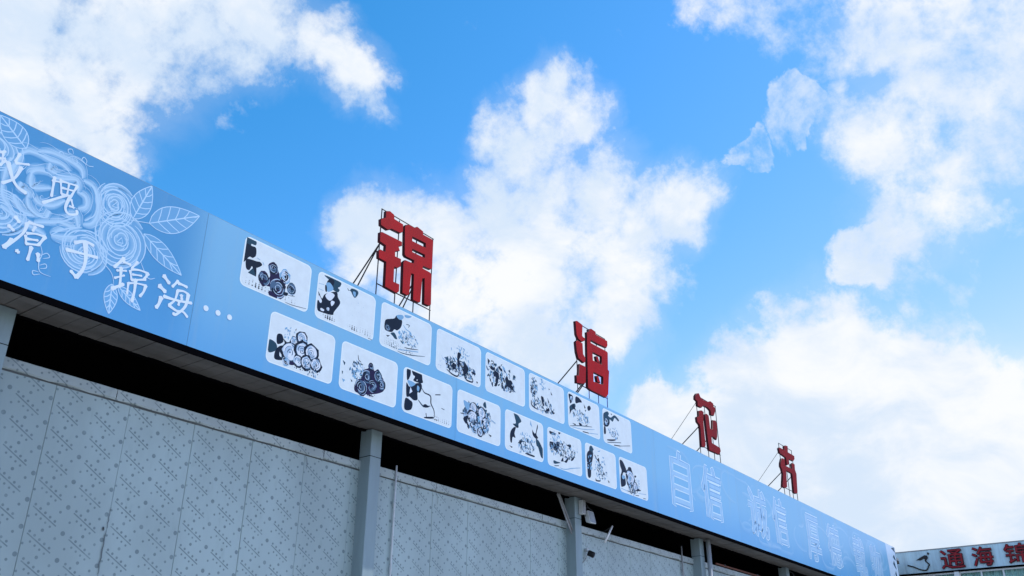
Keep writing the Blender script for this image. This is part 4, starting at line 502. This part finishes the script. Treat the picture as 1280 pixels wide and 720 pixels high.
for pts in D['petals']:
    P_ = smooth_line(pts, 5)
    rp.ribbon(P_, .085, 1, True, .95, .0, 1); rp.ribbon(P_, .045, 1, True, .8, 0, -1)
for l_ in late: rp.ribbon(l_[0], l_[1], 0, l_[2])
def leaf(b, t, w):
    b, t = Vector(b), Vector(t); d = t-b; n = Vector((-d.y, d.x)).normalized(); L_ = []; R_ = []
    for i in range(13):
        s_ = i/12; ww = w*math.sin(math.pi*s_**.8)**.9 if 0 < s_ < 1 else 0; p = b+d*s_
        L_.append(tuple(p+n*ww)); R_.append(tuple(p-n*ww))
    rp.poly(L_+R_[::-1][1:-1], 1, .16)
    rp.ribbon(L_, .0095, 0, False); rp.ribbon(R_, .0095, 0, False); rp.ribbon([tuple(b+d*i/6) for i in range(7)], .015, 0)
    for i in range(2, 11, 2):
        s_ = i/12; c = b+d*s_
        for e in (L_, R_):
            q = e[min(12, i+2)]; rp.ribbon([tuple(c), ((c.x+q[0])/2+.004, (c.y+q[1])/2-.006), q], .011, 0)
for b_, t_, w_ in D['leaves']: leaf(b_, t_, w_)
for i, pts in enumerate(D['petals']):
    P_ = smooth_line(pts, 5)
    rp.ribbon(P_, .016, 0)
    for o_ in (.035, .075):
        Q_ = []
        for k_ in range(len(P_)):
            a_, b_ = P_[max(k_-1, 0)], P_[min(k_+1, len(P_)-1)]; t_ = Vector((b_[0]-a_[0], b_[1]-a_[1])); t_ = t_.normalized() if t_.length > 1e-9 else Vector((1, 0))
            Q_.append((P_[k_][0]-t_.y*o_*(1+.3*math.sin(k_*.5)), P_[k_][1]+t_.x*o_*(1+.3*math.sin(k_*.5))))
        rp.ribbon(Q_[2:-2] if len(Q_) > 8 else Q_, .006, 0)
for pts in D['tendril']: rp.ribbon(smooth_line(pts, 5), .010, 0)
rp.mb.build('rose_line_print', [LINE_INK, SOFT_INK], sign, factor=True)
# --- brush lettering
for key in ('mei', 'gui', 'yuan', 'yu', 'jin', 'hai'):
    st = D['chars'][key]; cp = Print((st[0][1][0], 7.998, st[0][1][1]), 7.9978)
    for w_, *pts in st: cp.stroke(pts, w_*.9, 0)
    cp.mb.build('brush_character', CHAR_INK, sign)
for c in D['dots']:
    cp = Print((c[0], 7.998, c[1]), 7.9978); cp.disc(c, .033, 0, 16); cp.mb.build('dot_mark', CHAR_INK, sign)

# --- the flower pictures
def rrect(u0, v0, w, h, r, n=6):
    pts = []
    for cx, cz, a in ((u0+w-r, v0+h-r, 0), (u0+r, v0+h-r, 90), (u0+r, v0+r, 180), (u0+w-r, v0+r, 270)):
        for i in range(n+1): pts.append((cx+r*math.cos(rad(a+90*i/n)), cz+r*math.sin(rad(a+90*i/n))))
    return pts
def flower_picture(idx, items):
    k = idx % 8; u0 = 5.585+1.1315*k if idx < 8 else 6.075+1.1335*k; v0 = 6.09 if idx < 8 else 5.31
    bp_ = Print((u0, 7.999, v0), 7.9993, 1e-4)
    bp_.poly(rrect(u0, v0, 1.02, .632, .075), 1); bp_.poly(rrect(u0+.014, v0+.014, .992, .604, .064), 0)
    card = bp_.mb.build('flower_picture', [PAPER, PAPER_EDGE], sign)
    q = Print((u0, 7.999, v0), 7.9990, 4e-6); r = random.Random(100+idx)
    clampu = lambda u: min(1.0, max(.02, u)); clampv = lambda v: min(.612, max(.02, v))
    T = lambda p: (u0+clampu(p[0]), v0+clampv(p[1]))
    def rose(tone, cu, cv, R):
        R = max(R, .02)*1.05; c = T((cu, cv)); I_ = INK_ORDER.index
        tones = {'navy': ('navy', 'slate', 'teal', 'blue'), 'teal': ('teal', 'navy', 'slate', 'blue'), 'plum': ('plum', 'slate', 'navy', 'ice'), 'blue': ('blue', 'navy', 'ice', 'slate'), 'white': ('ice', 'white', 'slate', 'white')}[tone]
        if tone == 'white': q.disc(c, R*1.14, I_('navy'), 11, .16, None, r)
        q.disc(c, R*(.9 if tone == 'white' else 1), I_(tones[0]), 12, .14, R*r.uniform(.8, .98), r)
        rim = {'white': 'slate', 'blue': 'white'}.get(tone, 'ice'); a0 = r.uniform(0, 6.28)
        for ring, (kc, ke, n_) in enumerate(((.52, .50, 6), (.30, .40, 4), (.12, .26, 3))):
            for e in range(n_):
                a = a0+ring*.7+e*6.28/n_+r.uniform(-.25, .25); ca, sa = math.cos(a), math.sin(a); k1 = ke*r.uniform(.85, 1.15); k2 = ke*r.uniform(.55, .8)
                ell = []
                for i in range(10):
                    t = 6.28*i/10; x_ = R*(kc+k2*math.cos(t)); z_ = R*k1*1.15*math.sin(t); ell.append((c[0]+x_*ca-z_*sa, c[1]+x_*sa+z_*ca))
                q.poly(ell, I_(tones[(e+ring) % 3] if tone != 'white' else ('white', 'ice', 'white')[(e+ring) % 3]))
                arc = [ell[i % 10] for i in (8, 9, 10, 11, 12)]
                if r.random() < (.8 if ring else .6): q.ribbon(smooth_line(arc, 3), R*r.uniform(.05, .12), I_(rim if r.random() < .7 else tones[2]), True)
        q.disc(c, R*.10, I_('navy' if tone != 'white' else 'slate'), 8, .2, None, r)
    for it in items:
        if it[0] == 'p':
            pp = it[2]; pp = smooth_line([pp[-1]]+pp+[pp[0], pp[1]], 4); pp = pp[4:-4][:-1] if len(it[2]) > 3 else it[2]
            q.poly([T(p) for p in pp], INK_ORDER.index(it[1]))
        elif it[0] == 'r': rose(it[1], it[2], it[3], it[4])
        elif it[0] == 'l': q.ribbon(smooth_line([T(p) for p in it[3]], 5), it[2], INK_ORDER.index(it[1]), True)
        elif it[0] == 'g':
            (a, b), nx, nz, fs = it[2], it[3], it[4], it[5]
            for i in range(nx):
                for j in range(nz):
                    if r.random() < .12: continue
                    u = a[0]+(b[0]-a[0])*i/max(1, nx-1); v = max(.05+.022*(nz-1), min(a[1], b[1]+.08))-.022*j
                    s_ = .018*fs*(.5+1.1*(j+1)/nz)*(1.2-abs(2*i/nx-1))
                    p = T((u, v)); q.poly([(p[0]-s_, p[1]), (p[0], p[1]-s_), (p[0]+s_, p[1]), (p[0], p[1]+s_)], INK_ORDER.index(it[1]))
        elif it[0] == 's':
            (a, b), n, size, seed = it[2], it[3], it[4], it[5]; rr = random.Random(seed)
            cu, cv = (a[0]+b[0])/2, (a[1]+b[1])/2; hu, hv = abs(b[0]-a[0])/2, max(.1, abs(b[1]-a[1])/2)
            und = {'navy': ('blue', 'slate', 'ice'), 'teal': ('blue', 'ice', 'slate')}.get(it[1])
            for _k in range(int(n*1.25)+(int(n*.9) if und else 0)):
                low = und is not None and _k < int(n*.9)
                t, d = rr.uniform(0, 6.28), math.sqrt(rr.random()); p = T((cu+hu*d*math.cos(t), cv+hv*d*math.sin(t)))
                L_ = size*rr.uniform(.5, 1.3)*(1.35 if low else 1); an = rr.gauss(1.9, .8); w_ = L_*rr.uniform(.2, .5); ca, sa = math.cos(an), math.sin(an)
                pts = [(-L_/2, 0), (-L_*.2, -w_/2*rr.uniform(.6, 1.3)), (L_*.2, -w_/2), (L_/2, rr.uniform(-w_, w_)*.5), (L_*.1, w_/2), (-L_*.25, w_/2*rr.uniform(.3, 1))]
                q.poly([(p[0]+x_*ca-z_*sa, p[1]+x_*sa+z_*ca) for x_, z_ in pts], INK_ORDER.index(rr.choice(und) if low else it[1]))
    fp = q.mb.build('flower_print', [INK[n_] for n_ in INK_ORDER], card); fp['kind'] = 'stuff'
for i, items in enumerate(D['pic']): flower_picture(i, items)

# --- outlined motto at the right
def glyph(ch, offset=0.0):
    cu = bpy.data.curves.new('glyph', 'FONT'); cu.body = ch; cu.offset = offset; cu.resolution_u = 3; cu.fill_mode = 'FRONT'
    ob = bpy.data.objects.new('glyph', cu); COL.objects.link(ob)
    dg = bpy.context.evaluated_depsgraph_get(); me = bpy.data.meshes.new_from_object(ob.evaluated_get(dg))
    vs = [(v.co.x, v.co.y) for v in me.vertices]; fs = [tuple(p.vertices) for p in me.polygons]
    bpy.data.objects.remove(ob); bpy.data.meshes.remove(me); bpy.data.curves.remove(cu)
    return vs, fs
def outline_loops(fs):
    cnt = {}
    for f in fs:
        for i in range(len(f)):
            a, b = f[i], f[(i+1) % len(f)]; cnt[(a, b)] = cnt.get((a, b), 0)+1
    nxt = {a: b for (a, b) in cnt if (b, a) not in cnt}; loops = []
    while nxt:
        a = next(iter(nxt)); lp = [a]; b = nxt.pop(a)
        while b in nxt and b != lp[0]: lp.append(b); b = nxt.pop(b)
        if len(lp) > 2: loops.append(lp)
    return loops
for ch, u0, u1, v0, v1 in (('自', 16.05, 16.86, 5.44, 6.54), ('信', 17.42, 18.36, 5.45, 6.54), ('诚', 19.80, 20.84, 5.45, 6.52), ('信', 21.22, 22.10, 5.46, 6.54),
                           ('厚', 23.42, 24.40, 5.38, 6.50), ('德', 25.02, 26.0, 5.42, 6.50), ('载', 27.2, 28.2, 5.42, 6.50), ('物', 28.78, 29.8, 5.42, 6.48)):
    pr = Print((u0, 7.998, v0), 7.9988); vs, fs = glyph(ch)
    bx0, bx1 = min(v[0] for v in vs), max(v[0] for v in vs); by0, by1 = min(v[1] for v in vs), max(v[1] for v in vs)
    P2 = [(u0+(a-bx0)/(bx1-bx0)*(u1-u0), v0+(b-by0)/(by1-by0)*(v1-v0)) for a, b in vs]
    loops = outline_loops(fs)
    big = [lp for lp in loops if sum(P2[lp[i-1]][0]*P2[lp[i]][1]-P2[lp[i]][0]*P2[lp[i-1]][1] for i in range(len(lp))) > 0]
    for lp in big: pr.ribbon([P2[i] for i in lp]+[P2[lp[0]]], .096, 1, False)
    for lp in big: pr.ribbon([P2[i] for i in lp]+[P2[lp[0]]], .046, 2, False)
    for lp in loops:
        if lp not in big: pr.ribbon([P2[i] for i in lp]+[P2[lp[0]]], .042, 1, False)
    y = pr._next(); pr.mb.add([(a, y, b) for a, b in P2], fs, 0)
    pr.mb.build('outlined_character', [FILL_INK, OUTLINE_INK, GAP_INK], sign)

# ------------------------------------------------------------------ red letters on the roof edge
def letter_mesh(spec, y0, y1, origin):
    cu = bpy.data.curves.new('letter', 'CURVE'); cu.dimensions = '2D'; cu.fill_mode = 'BOTH'; cu.extrude = (y1-y0)/2-.006; cu.bevel_depth = .006; cu.bevel_resolution = 0; cu.offset = -.006
    for pts in spec['o']+spec['h']:
        sp = cu.splines.new('POLY'); sp.points.add(len(pts)-1); sp.use_cyclic_u = True
        for i, (u, v) in enumerate(pts): sp.points[i].co = (u-origin[0], v-origin[2], 0, 1)
    ob = bpy.data.objects.new('letter', cu); COL.objects.link(ob)
    dg = bpy.context.evaluated_depsgraph_get(); me = bpy.data.meshes.new_from_object(ob.evaluated_get(dg)); bpy.data.objects.remove(ob)
    yc = (y0+y1)/2 - origin[1]
    for v in me.vertices: v.co = (v.co.x, yc - v.co.z, v.co.y)
    me.flip_normals()
    return me
ROOF_Z = 6.53
def roof_letter(key, label, ux0, ux1, zb, zt, mids, braces):
    org = (ux0, 8.13, ROOF_Z)
    t = empty('rooftop_letter', org, label, 'sign letter', 'red characters standing along the roof edge')
    me = letter_mesh(D[key], 8.055, 8.108, org); me.materials.clear(); me.materials.append(RED if key in ('jin', 'hai') else RED_DARK); me.materials.append(RED_SIDE)
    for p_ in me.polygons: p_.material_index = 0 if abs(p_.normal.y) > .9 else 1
    o = bpy.data.objects.new('letter_body', me); COL.objects.link(o); o.parent = t
    R = .0085
    for x_ in [ux0, ux1]+mids:
        MB((x_, 8.135, ROOF_Z)).tube([(x_, 8.135, ROOF_Z), (x_, 8.135, zt if x_ in (ux0, ux1) else zt-.02)], R, 6).build('frame_post', STEEL, t)
    for z_ in (zt, zb):
        MB((ux0, 8.13, z_)).tube([(ux0-.01, 8.13, z_), (ux1+.01, 8.13, z_)], R, 6).build('frame_rail', STEEL, t)
    for x_, z_, dx, ry in braces:
        p = Vector((x_, 8.14, z_)); q = Vector((x_+dx, ry, ROOF_Z))
        MB(p).tube([p, q], .011 if z_ < 7.9 else .005, 6).build('brace_rod', STEEL, t)
    return t
roof_letter('jin', 'largest and leftmost red roof character, above the third flower picture', 7.855, 8.955, 7.02, 8.20, [8.22, 8.6], [(7.86, 7.64, -.02, 9.18), (7.86, 7.64, .14, 9.12), (8.74, 7.60, 0, 9.05), (8.74, 7.60, .14, 9.0)])
roof_letter('hai', 'second red roof character from the left, above the right end of the flower pictures', 12.92, 13.93, 7.03, 8.22, [13.3, 13.62], [(12.93, 7.47, 0, 9.3), (13.5, 7.47, -.02, 9.2), (13.5, 7.47, .12, 9.2)])
roof_letter('hua', 'third red roof character, standing over the first outlined words', 17.80, 18.80, 7.03, 8.17, [18.2, 18.5], [(17.82, 7.45, 0, 9.35), (17.80, 8.0, 0, 9.5), (18.5, 7.45, 0, 9.3)])
roof_letter('hui', 'smallest and rightmost red roof character, farthest along the roof', 22.60, 23.50, 7.03, 8.18, [22.95, 23.2], [(22.65, 7.46, 0, 9.35), (22.62, 8.0, 0, 9.5), (23.3, 7.46, 0, 9.3)])

# ------------------------------------------------------------------ small things on the wall
t = empty('downpipe', (18.335, 8.40, 0), 'pale grey round downpipe beside the third column in view', 'pipe')
MB((18.335, 8.40, 0)).tube([(18.335, 8.40, .1), (18.335, 8.40, 5.13)], .05, 14).build('pipe', worn('grey_pvc', (.42, .46, .50), .08, .4), t, True)
for z_ in (1.2, 2.9, 4.3): MB((18.335, 8.40, z_)).box((18.27, 8.343, z_), (18.40, 8.50, z_+.03)).build('pipe_clip', GREY_PL, t)
t = empty('conduit', (8.985, 8.65, 0), 'thin white plastic conduit running up the wall right of the nearest column', 'pipe')
MB((8.985, 8.65, 0)).tube([(8.985, 8.655, .3), (8.983, 8.652, 3.2), (8.988, 8.650, 4.2), (8.984, 8.645, 4.81)], .014, 8).build('pipe', WHITE_PL, t, True)
for z_ in (2.4, 3.4, 4.25): MB((8.985, 8.65, z_)).tube([(8.985, 8.652, z_), (8.985, 8.652, z_+.05)], .019, 8).build('coupling', WHITE_PL, t)
t = empty('conduit', (17.55, 8.65, 0), 'short thin grey conduit rising above the wall left of the third column', 'pipe')
MB((17.55, 8.65, 0)).tube([(17.55, 8.65, .3), (17.55, 8.648, 4.5), (17.545, 8.64, 4.92)], .016, 8).build('pipe', GREY_PL, t, True)
MB((17.55, 8.65, 4.4)).tube([(17.55, 8.649, 4.4), (17.55, 8.649, 4.45)], .022, 8).build('coupling', GREY_PL, t)
def floodlight(x, y, z, label, mat):
    t = empty('floodlight', (x, y, z), label, 'floodlight')
    mb = MB((x, y, z)); vs = [(-.10, -.07, -.13), (.10, -.07, -.13), (.10, -.02, .09), (-.10, -.02, .09), (-.075, .035, -.11), (.075, .035, -.11), (.075, .075, .06), (-.075, .075, .06)]
    mb.add([(x+a, y+b, z+c) for a, b, c in vs], [(0, 1, 2, 3), (4, 7, 6, 5), (0, 4, 5, 1), (1, 5, 6, 2), (2, 6, 7, 3), (3, 7, 4, 0)]); mb.build('housing', mat, t, bevel=.01)
    mb = MB((x, y, z)); vs = [(-.085, -.074, -.115), (.085, -.074, -.115), (.085, -.029, .075), (-.085, -.029, .075)]
    mb.add([(x+a, y+b, z+c) for a, b, c in vs], [(0, 1, 2, 3)]); mb.build('lens', worn('lamp_glass', (.34, .37, .40), .1, .15, 0, 4, spec=.6), t)
    MB((x, y, z)).tube([(x-.11, y+.02, z-.02), (x-.112, y+.02, z+.12), (x, y+.03, z+.155), (x+.112, y+.02, z+.12), (x+.11, y+.02, z-.02)], .009, 6).build('bracket', STEEL, t)
    MB((x, y, z)).tube([(x, y+.03, z+.155), (x-.01, y+.06, z+.22), (x-.06, y+.10, z+.25)], .012, 6).build('arm', STEEL, t)
    return t
floodlight(13.60, 8.40, 4.85, 'grey floodlight on a bracket beside the second column in view', WHITE_PL)
floodlight(23.32, 8.40, 4.82, 'cream floodlight by the farthest column at the bottom edge of the picture', worn('cream_case', (.55, .52, .42), .1, .5))
t = empty('junction_box', (13.42, 8.45, 4.95), 'white junction box at the head of the second column', 'electrical box')
MB((13.42, 8.45, 4.95)).box((13.385, 8.40, 4.86), (13.475, 8.486, 5.10)).build('case', WHITE_PL, t, bevel=.008)
MB((13.42, 8.45, 4.95)).box((13.39, 8.394, 4.87), (13.47, 8.399, 5.09)).build('cover', GREY_PL, t)
t = empty('brace_bar', (12.86, 8.56, 5.1), 'pale flat steel bar slanting from the soffit to the second column', 'metal bar')
MB((12.86, 8.56, 5.1)).bar((12.84, 8.56, 5.13), (13.262, 8.56, 4.52), .038, .012).build('flat_bar', GREY_PL, t)
MB((12.86, 8.56, 5.1)).bar((12.87, 8.545, 5.13), (13.262, 8.545, 4.58), .012, .03).build('bar_flange', GREY_PL, t)
t = empty('security_camera', (13.88, 8.62, 4.26), 'small black security camera with a loose cable on the wall', 'security camera')
c0 = Vector((13.88, 8.58, 4.27)); dirc = Vector((.30, -.80, -.42)).normalized()
MB(c0).tube([c0-dirc*.05, c0-dirc*.045, c0+dirc*.055, c0+dirc*.07], [.025, .05, .052, .045], 12).build('camera_body', BLACK_PL, t, True)
MB(c0).tube([c0+dirc*.071, c0+dirc*.076], [.03, .028], 12).build('lens', worn('camera_lens', (.03, .03, .05), .1, .1), t)
MB(c0).tube([c0, Vector((13.86, 8.64, 4.33)), Vector((13.86, 8.676, 4.34))], .012, 8).build('mount', WHITE_PL, t)
MB(c0).tube([c0-dirc*.05, Vector((13.83, 8.66, 4.18)), Vector((13.74, 8.668, 4.10)), Vector((13.66, 8.668, 4.13))], .007, 6).build('cable', GREY_PL, t)
MB(c0).tube([(13.86, 8.62, 4.34), (13.875, 8.676, 4.34)], [.03, .032], 10).build('base_plate', WHITE_PL, t)
t = empty('bracket_arm', (14.4, 8.6, 4.6), 'bright white slanting rod sticking out above the wall near the security camera', 'metal bracket')
MB((14.4, 8.6, 4.6)).tube([(14.33, 8.55, 4.53), (14.63, 8.56, 4.86)], .02, 8).build('rod', worn('sunlit_rod_white', (.86, .87, .87), .04, .4), t, True)  # sunlight on the rod is put into its extra pale white
MB((14.4, 8.6, 4.6)).tube([(14.63, 8.56, 4.86), (14.60, 8.80, 4.74)], .010, 6).build('stay', STEEL, t)
t = empty('rusty_rail', (20, 8.6, 4.77), 'thin rust red rail lying along the wall head beyond the third column', 'metal rail')
MB((20, 8.62, 4.77)).bar((19.2, 8.655, 4.775), (30.5, 8.655, 4.775), .035, .03).build('angle', RUST, t)
for q in range(6): MB((19.6+q*1.8, 8.62, 4.77)).bar((19.6+q*1.8, 8.655, 4.79), (19.68+q*1.8, 8.655, 4.79), .03, .05).build('clip', STEEL, t)
t = empty('cable_gland', (13.66, 8.67, 4.66), 'tiny dark cable gland on the wall under the floodlight', 'cable gland')
MB((13.66, 8.67, 4.6)).tube([(13.60, 8.69, 4.56), (13.60, 8.64, 4.56), (13.60, 8.62, 4.54)], [.025, .022, .014], 8).build('gland', BLACK_PL, t)

# ------------------------------------------------------------------ neighbouring building at the right
SX = 33.0; SY0, SY1 = -7.5, 9.4
shop = empty('shop_building', (SX, 8, 0), 'low building at the far right with curtained windows under a grey blue sign', 'building')
PANEL = worn('pale_wall_render', (.48, .52, .54), .1, .7, 0, 1.5, space='World')
MB((SX, 0, 0)).box((SX+.12, SY0, 0), (SX+9, SY1, 4.7)).build('wall', PANEL, shop)
MB((SX, 0, 6)).box((SX+.15, SY0, 6.05), (SX+9, SY1, 6.70)).build('roof', ROOF, shop)
MB((SX, 0, 4.7)).box((SX+8.8, SY0, 4.7), (SX+9, SY1, 6.05)).build('back_wall', PANEL, shop)
for ya, yb in ((SY0, SY0+.2), (SY1-.2, SY1)): MB((SX, ya, 4.7)).box((SX+.13, ya, 4.7), (SX+8.8, yb, 6.05)).build('side_wall', PANEL, shop)
MB((SX, 0, 4.7)).box((SX+.05, SY0, 4.62), (SX+.4, SY1, 4.70)).build('window_sill', WHITE_PL, shop)
WF = worn('white_window_frame', (.74, .78, .78), .06, .4)
gm = bpy.data.materials.new('window_glass'); gm.use_nodes = True; gb = gm.node_tree.nodes['Principled BSDF']
gb.inputs['Base Color'].default_value = (.78, .92, .9, 1); gb.inputs['Roughness'].default_value = .03; gb.inputs['Transmission Weight'].default_value = 1.0; gb.inputs['IOR'].default_value = 1.1
CURT = worn('pale_curtain', (.55, .72, .70), .22, .8, 0, 2.5, (1, 6, .3), .1, space='World')
yy = 9.2; j = 0
while yy > SY0+.7:
    thick = (j % 4 == 3); wj = .64
    w_ = MB((SX, yy, 4.7)); y1, y0 = yy, yy-wj; fr = .025
    w_.box((SX+.06, y0, 4.70), (SX+.12, y0+fr, 6.05)).box((SX+.06, y1-fr, 4.70), (SX+.12, y1, 6.05)).box((SX+.062, y0+fr, 6.0), (SX+.118, y1-fr, 6.05)).box((SX+.062, y0+fr, 4.70), (SX+.118, y1-fr, 4.74)).box((SX+.064, y0+fr, 5.35), (SX+.116, y1-fr, 5.38))
    win = w_.build('window', WF, shop)
    MB((SX, yy, 4.7)).box((SX+.085, y0+fr, 4.74), (SX+.093, y1-fr, 5.35)).box((SX+.085, y0+fr, 5.38), (SX+.093, y1-fr, 6.0)).build('pane', gm, win)
    cm = MB((SX, yy, 4.7)); vs = []; fs = []; nn = 26; r = random.Random(j)
    open_ = r.choice((0, 0, 0, .2))
    for i in range(nn+1):
        s_ = i/nn; yq = y0+.01+(wj-.02)*(1-open_)*s_; xq = SX+.24+.035*math.sin(s_*wj*38+r.uniform(-.5, .5))
        vs += [(xq, yq, 4.74), (xq+.01, yq, 6.03)]
    fs = [(2*i, 2*i+1, 2*i+3, 2*i+2) for i in range(nn)]
    cm.add(vs, fs); cm.build('curtain', CURT, win)
    yy -= wj
    if thick:
        MB((SX, yy, 4.7)).box((SX-.02, yy-.15, 4.70), (SX+.14, yy-.004, 6.05)).build('pilaster', WF, shop); yy -= .155
    j += 1
ssign = empty('shop_sign', (SX, 8, 6.08), 'weathered grey blue sign board with raised red characters and a black bird emblem', 'sign')
BOARD = worn('weathered_sign_sheet', (.47, .64, .72), .2, .5, .1, 1.6, (1, 3, .35), .04, dirt=(.52, .62, .66), dirt_amt=.6, space='World')
yy = SY1
while yy > SY0+.1:
    y0 = max(SY0, yy-1.22); MB((SX, yy, 6.1)).box((SX, y0+.002, 6.105), (SX+.10, yy-.002, 6.80)).build('board_sheet', BOARD, ssign); yy = y0
MB((SX, 0, 6.8)).box((SX-.02, SY0, 6.803), (SX+.14, SY1, 6.83)).build('top_trim', GREY_PL, ssign)
MB((SX, 0, 6.08)).box((SX-.03, SY0, 6.055), (SX+.14, SY1, 6.10)).build('bottom_trim', TRIM, ssign)
RED2 = worn('dark_red_letter', (.27, .010, .018), .2, .7, 0, 3, space='World')
def sign_char(ch, ya, yb, z0, z1):
    vs, fs = glyph(ch)
    xs = [v[0] for v in vs]; ys = [v[1] for v in vs]
    Q = [(ya-(a-min(xs))/(max(xs)-min(xs))*(ya-yb), z0+(b-min(ys))/(max(ys)-min(ys))*(z1-z0)) for a, b in vs]
    mb = MB((SX, ya, z0)); n_ = len(Q)
    mb.add([(SX-.075, a, b) for a, b in Q]+[(SX-.005, a, b) for a, b in Q], list(fs)+[tuple(i+n_ for i in f[::-1]) for f in fs])
    for lp in outline_loops(fs):
        L_ = lp+[lp[0]]
        mb.add([(SX-.075, *Q[i]) for i in L_]+[(SX-.005, *Q[i]) for i in L_], [(i, i+1, len(L_)+i+1, len(L_)+i) for i in range(len(lp))], 1)
        mb.tube([(SX-.052, *Q[i]) for i in L_], .024, 6, 1, False)
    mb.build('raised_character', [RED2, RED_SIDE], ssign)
for ch, ya, yb in (('通', 6.95, 6.25), ('海', 5.99, 5.38), ('锦', 5.04, 4.36)): sign_char(ch, ya, yb, 6.16, 6.74)
lb = MB((SX, 7.5, 6.4))
for pl in D['bird']['poly']:
    n_ = len(pl); vs = [(SX-.03, a, b) for a, b in pl]+[(SX-.006, a, b) for a, b in pl]
    lb.add(vs, [tuple(range(n_)), tuple(range(2*n_-1, n_-1, -1))]+[(i, (i+1) % n_, n_+(i+1) % n_, n_+i) for i in range(n_)])
lb.tube([(SX-.02, a, b) for a, b in smooth_line(D['bird']['line'], 4)], .022, 6)
lb.build('bird_emblem', BLACK_PL, ssign)
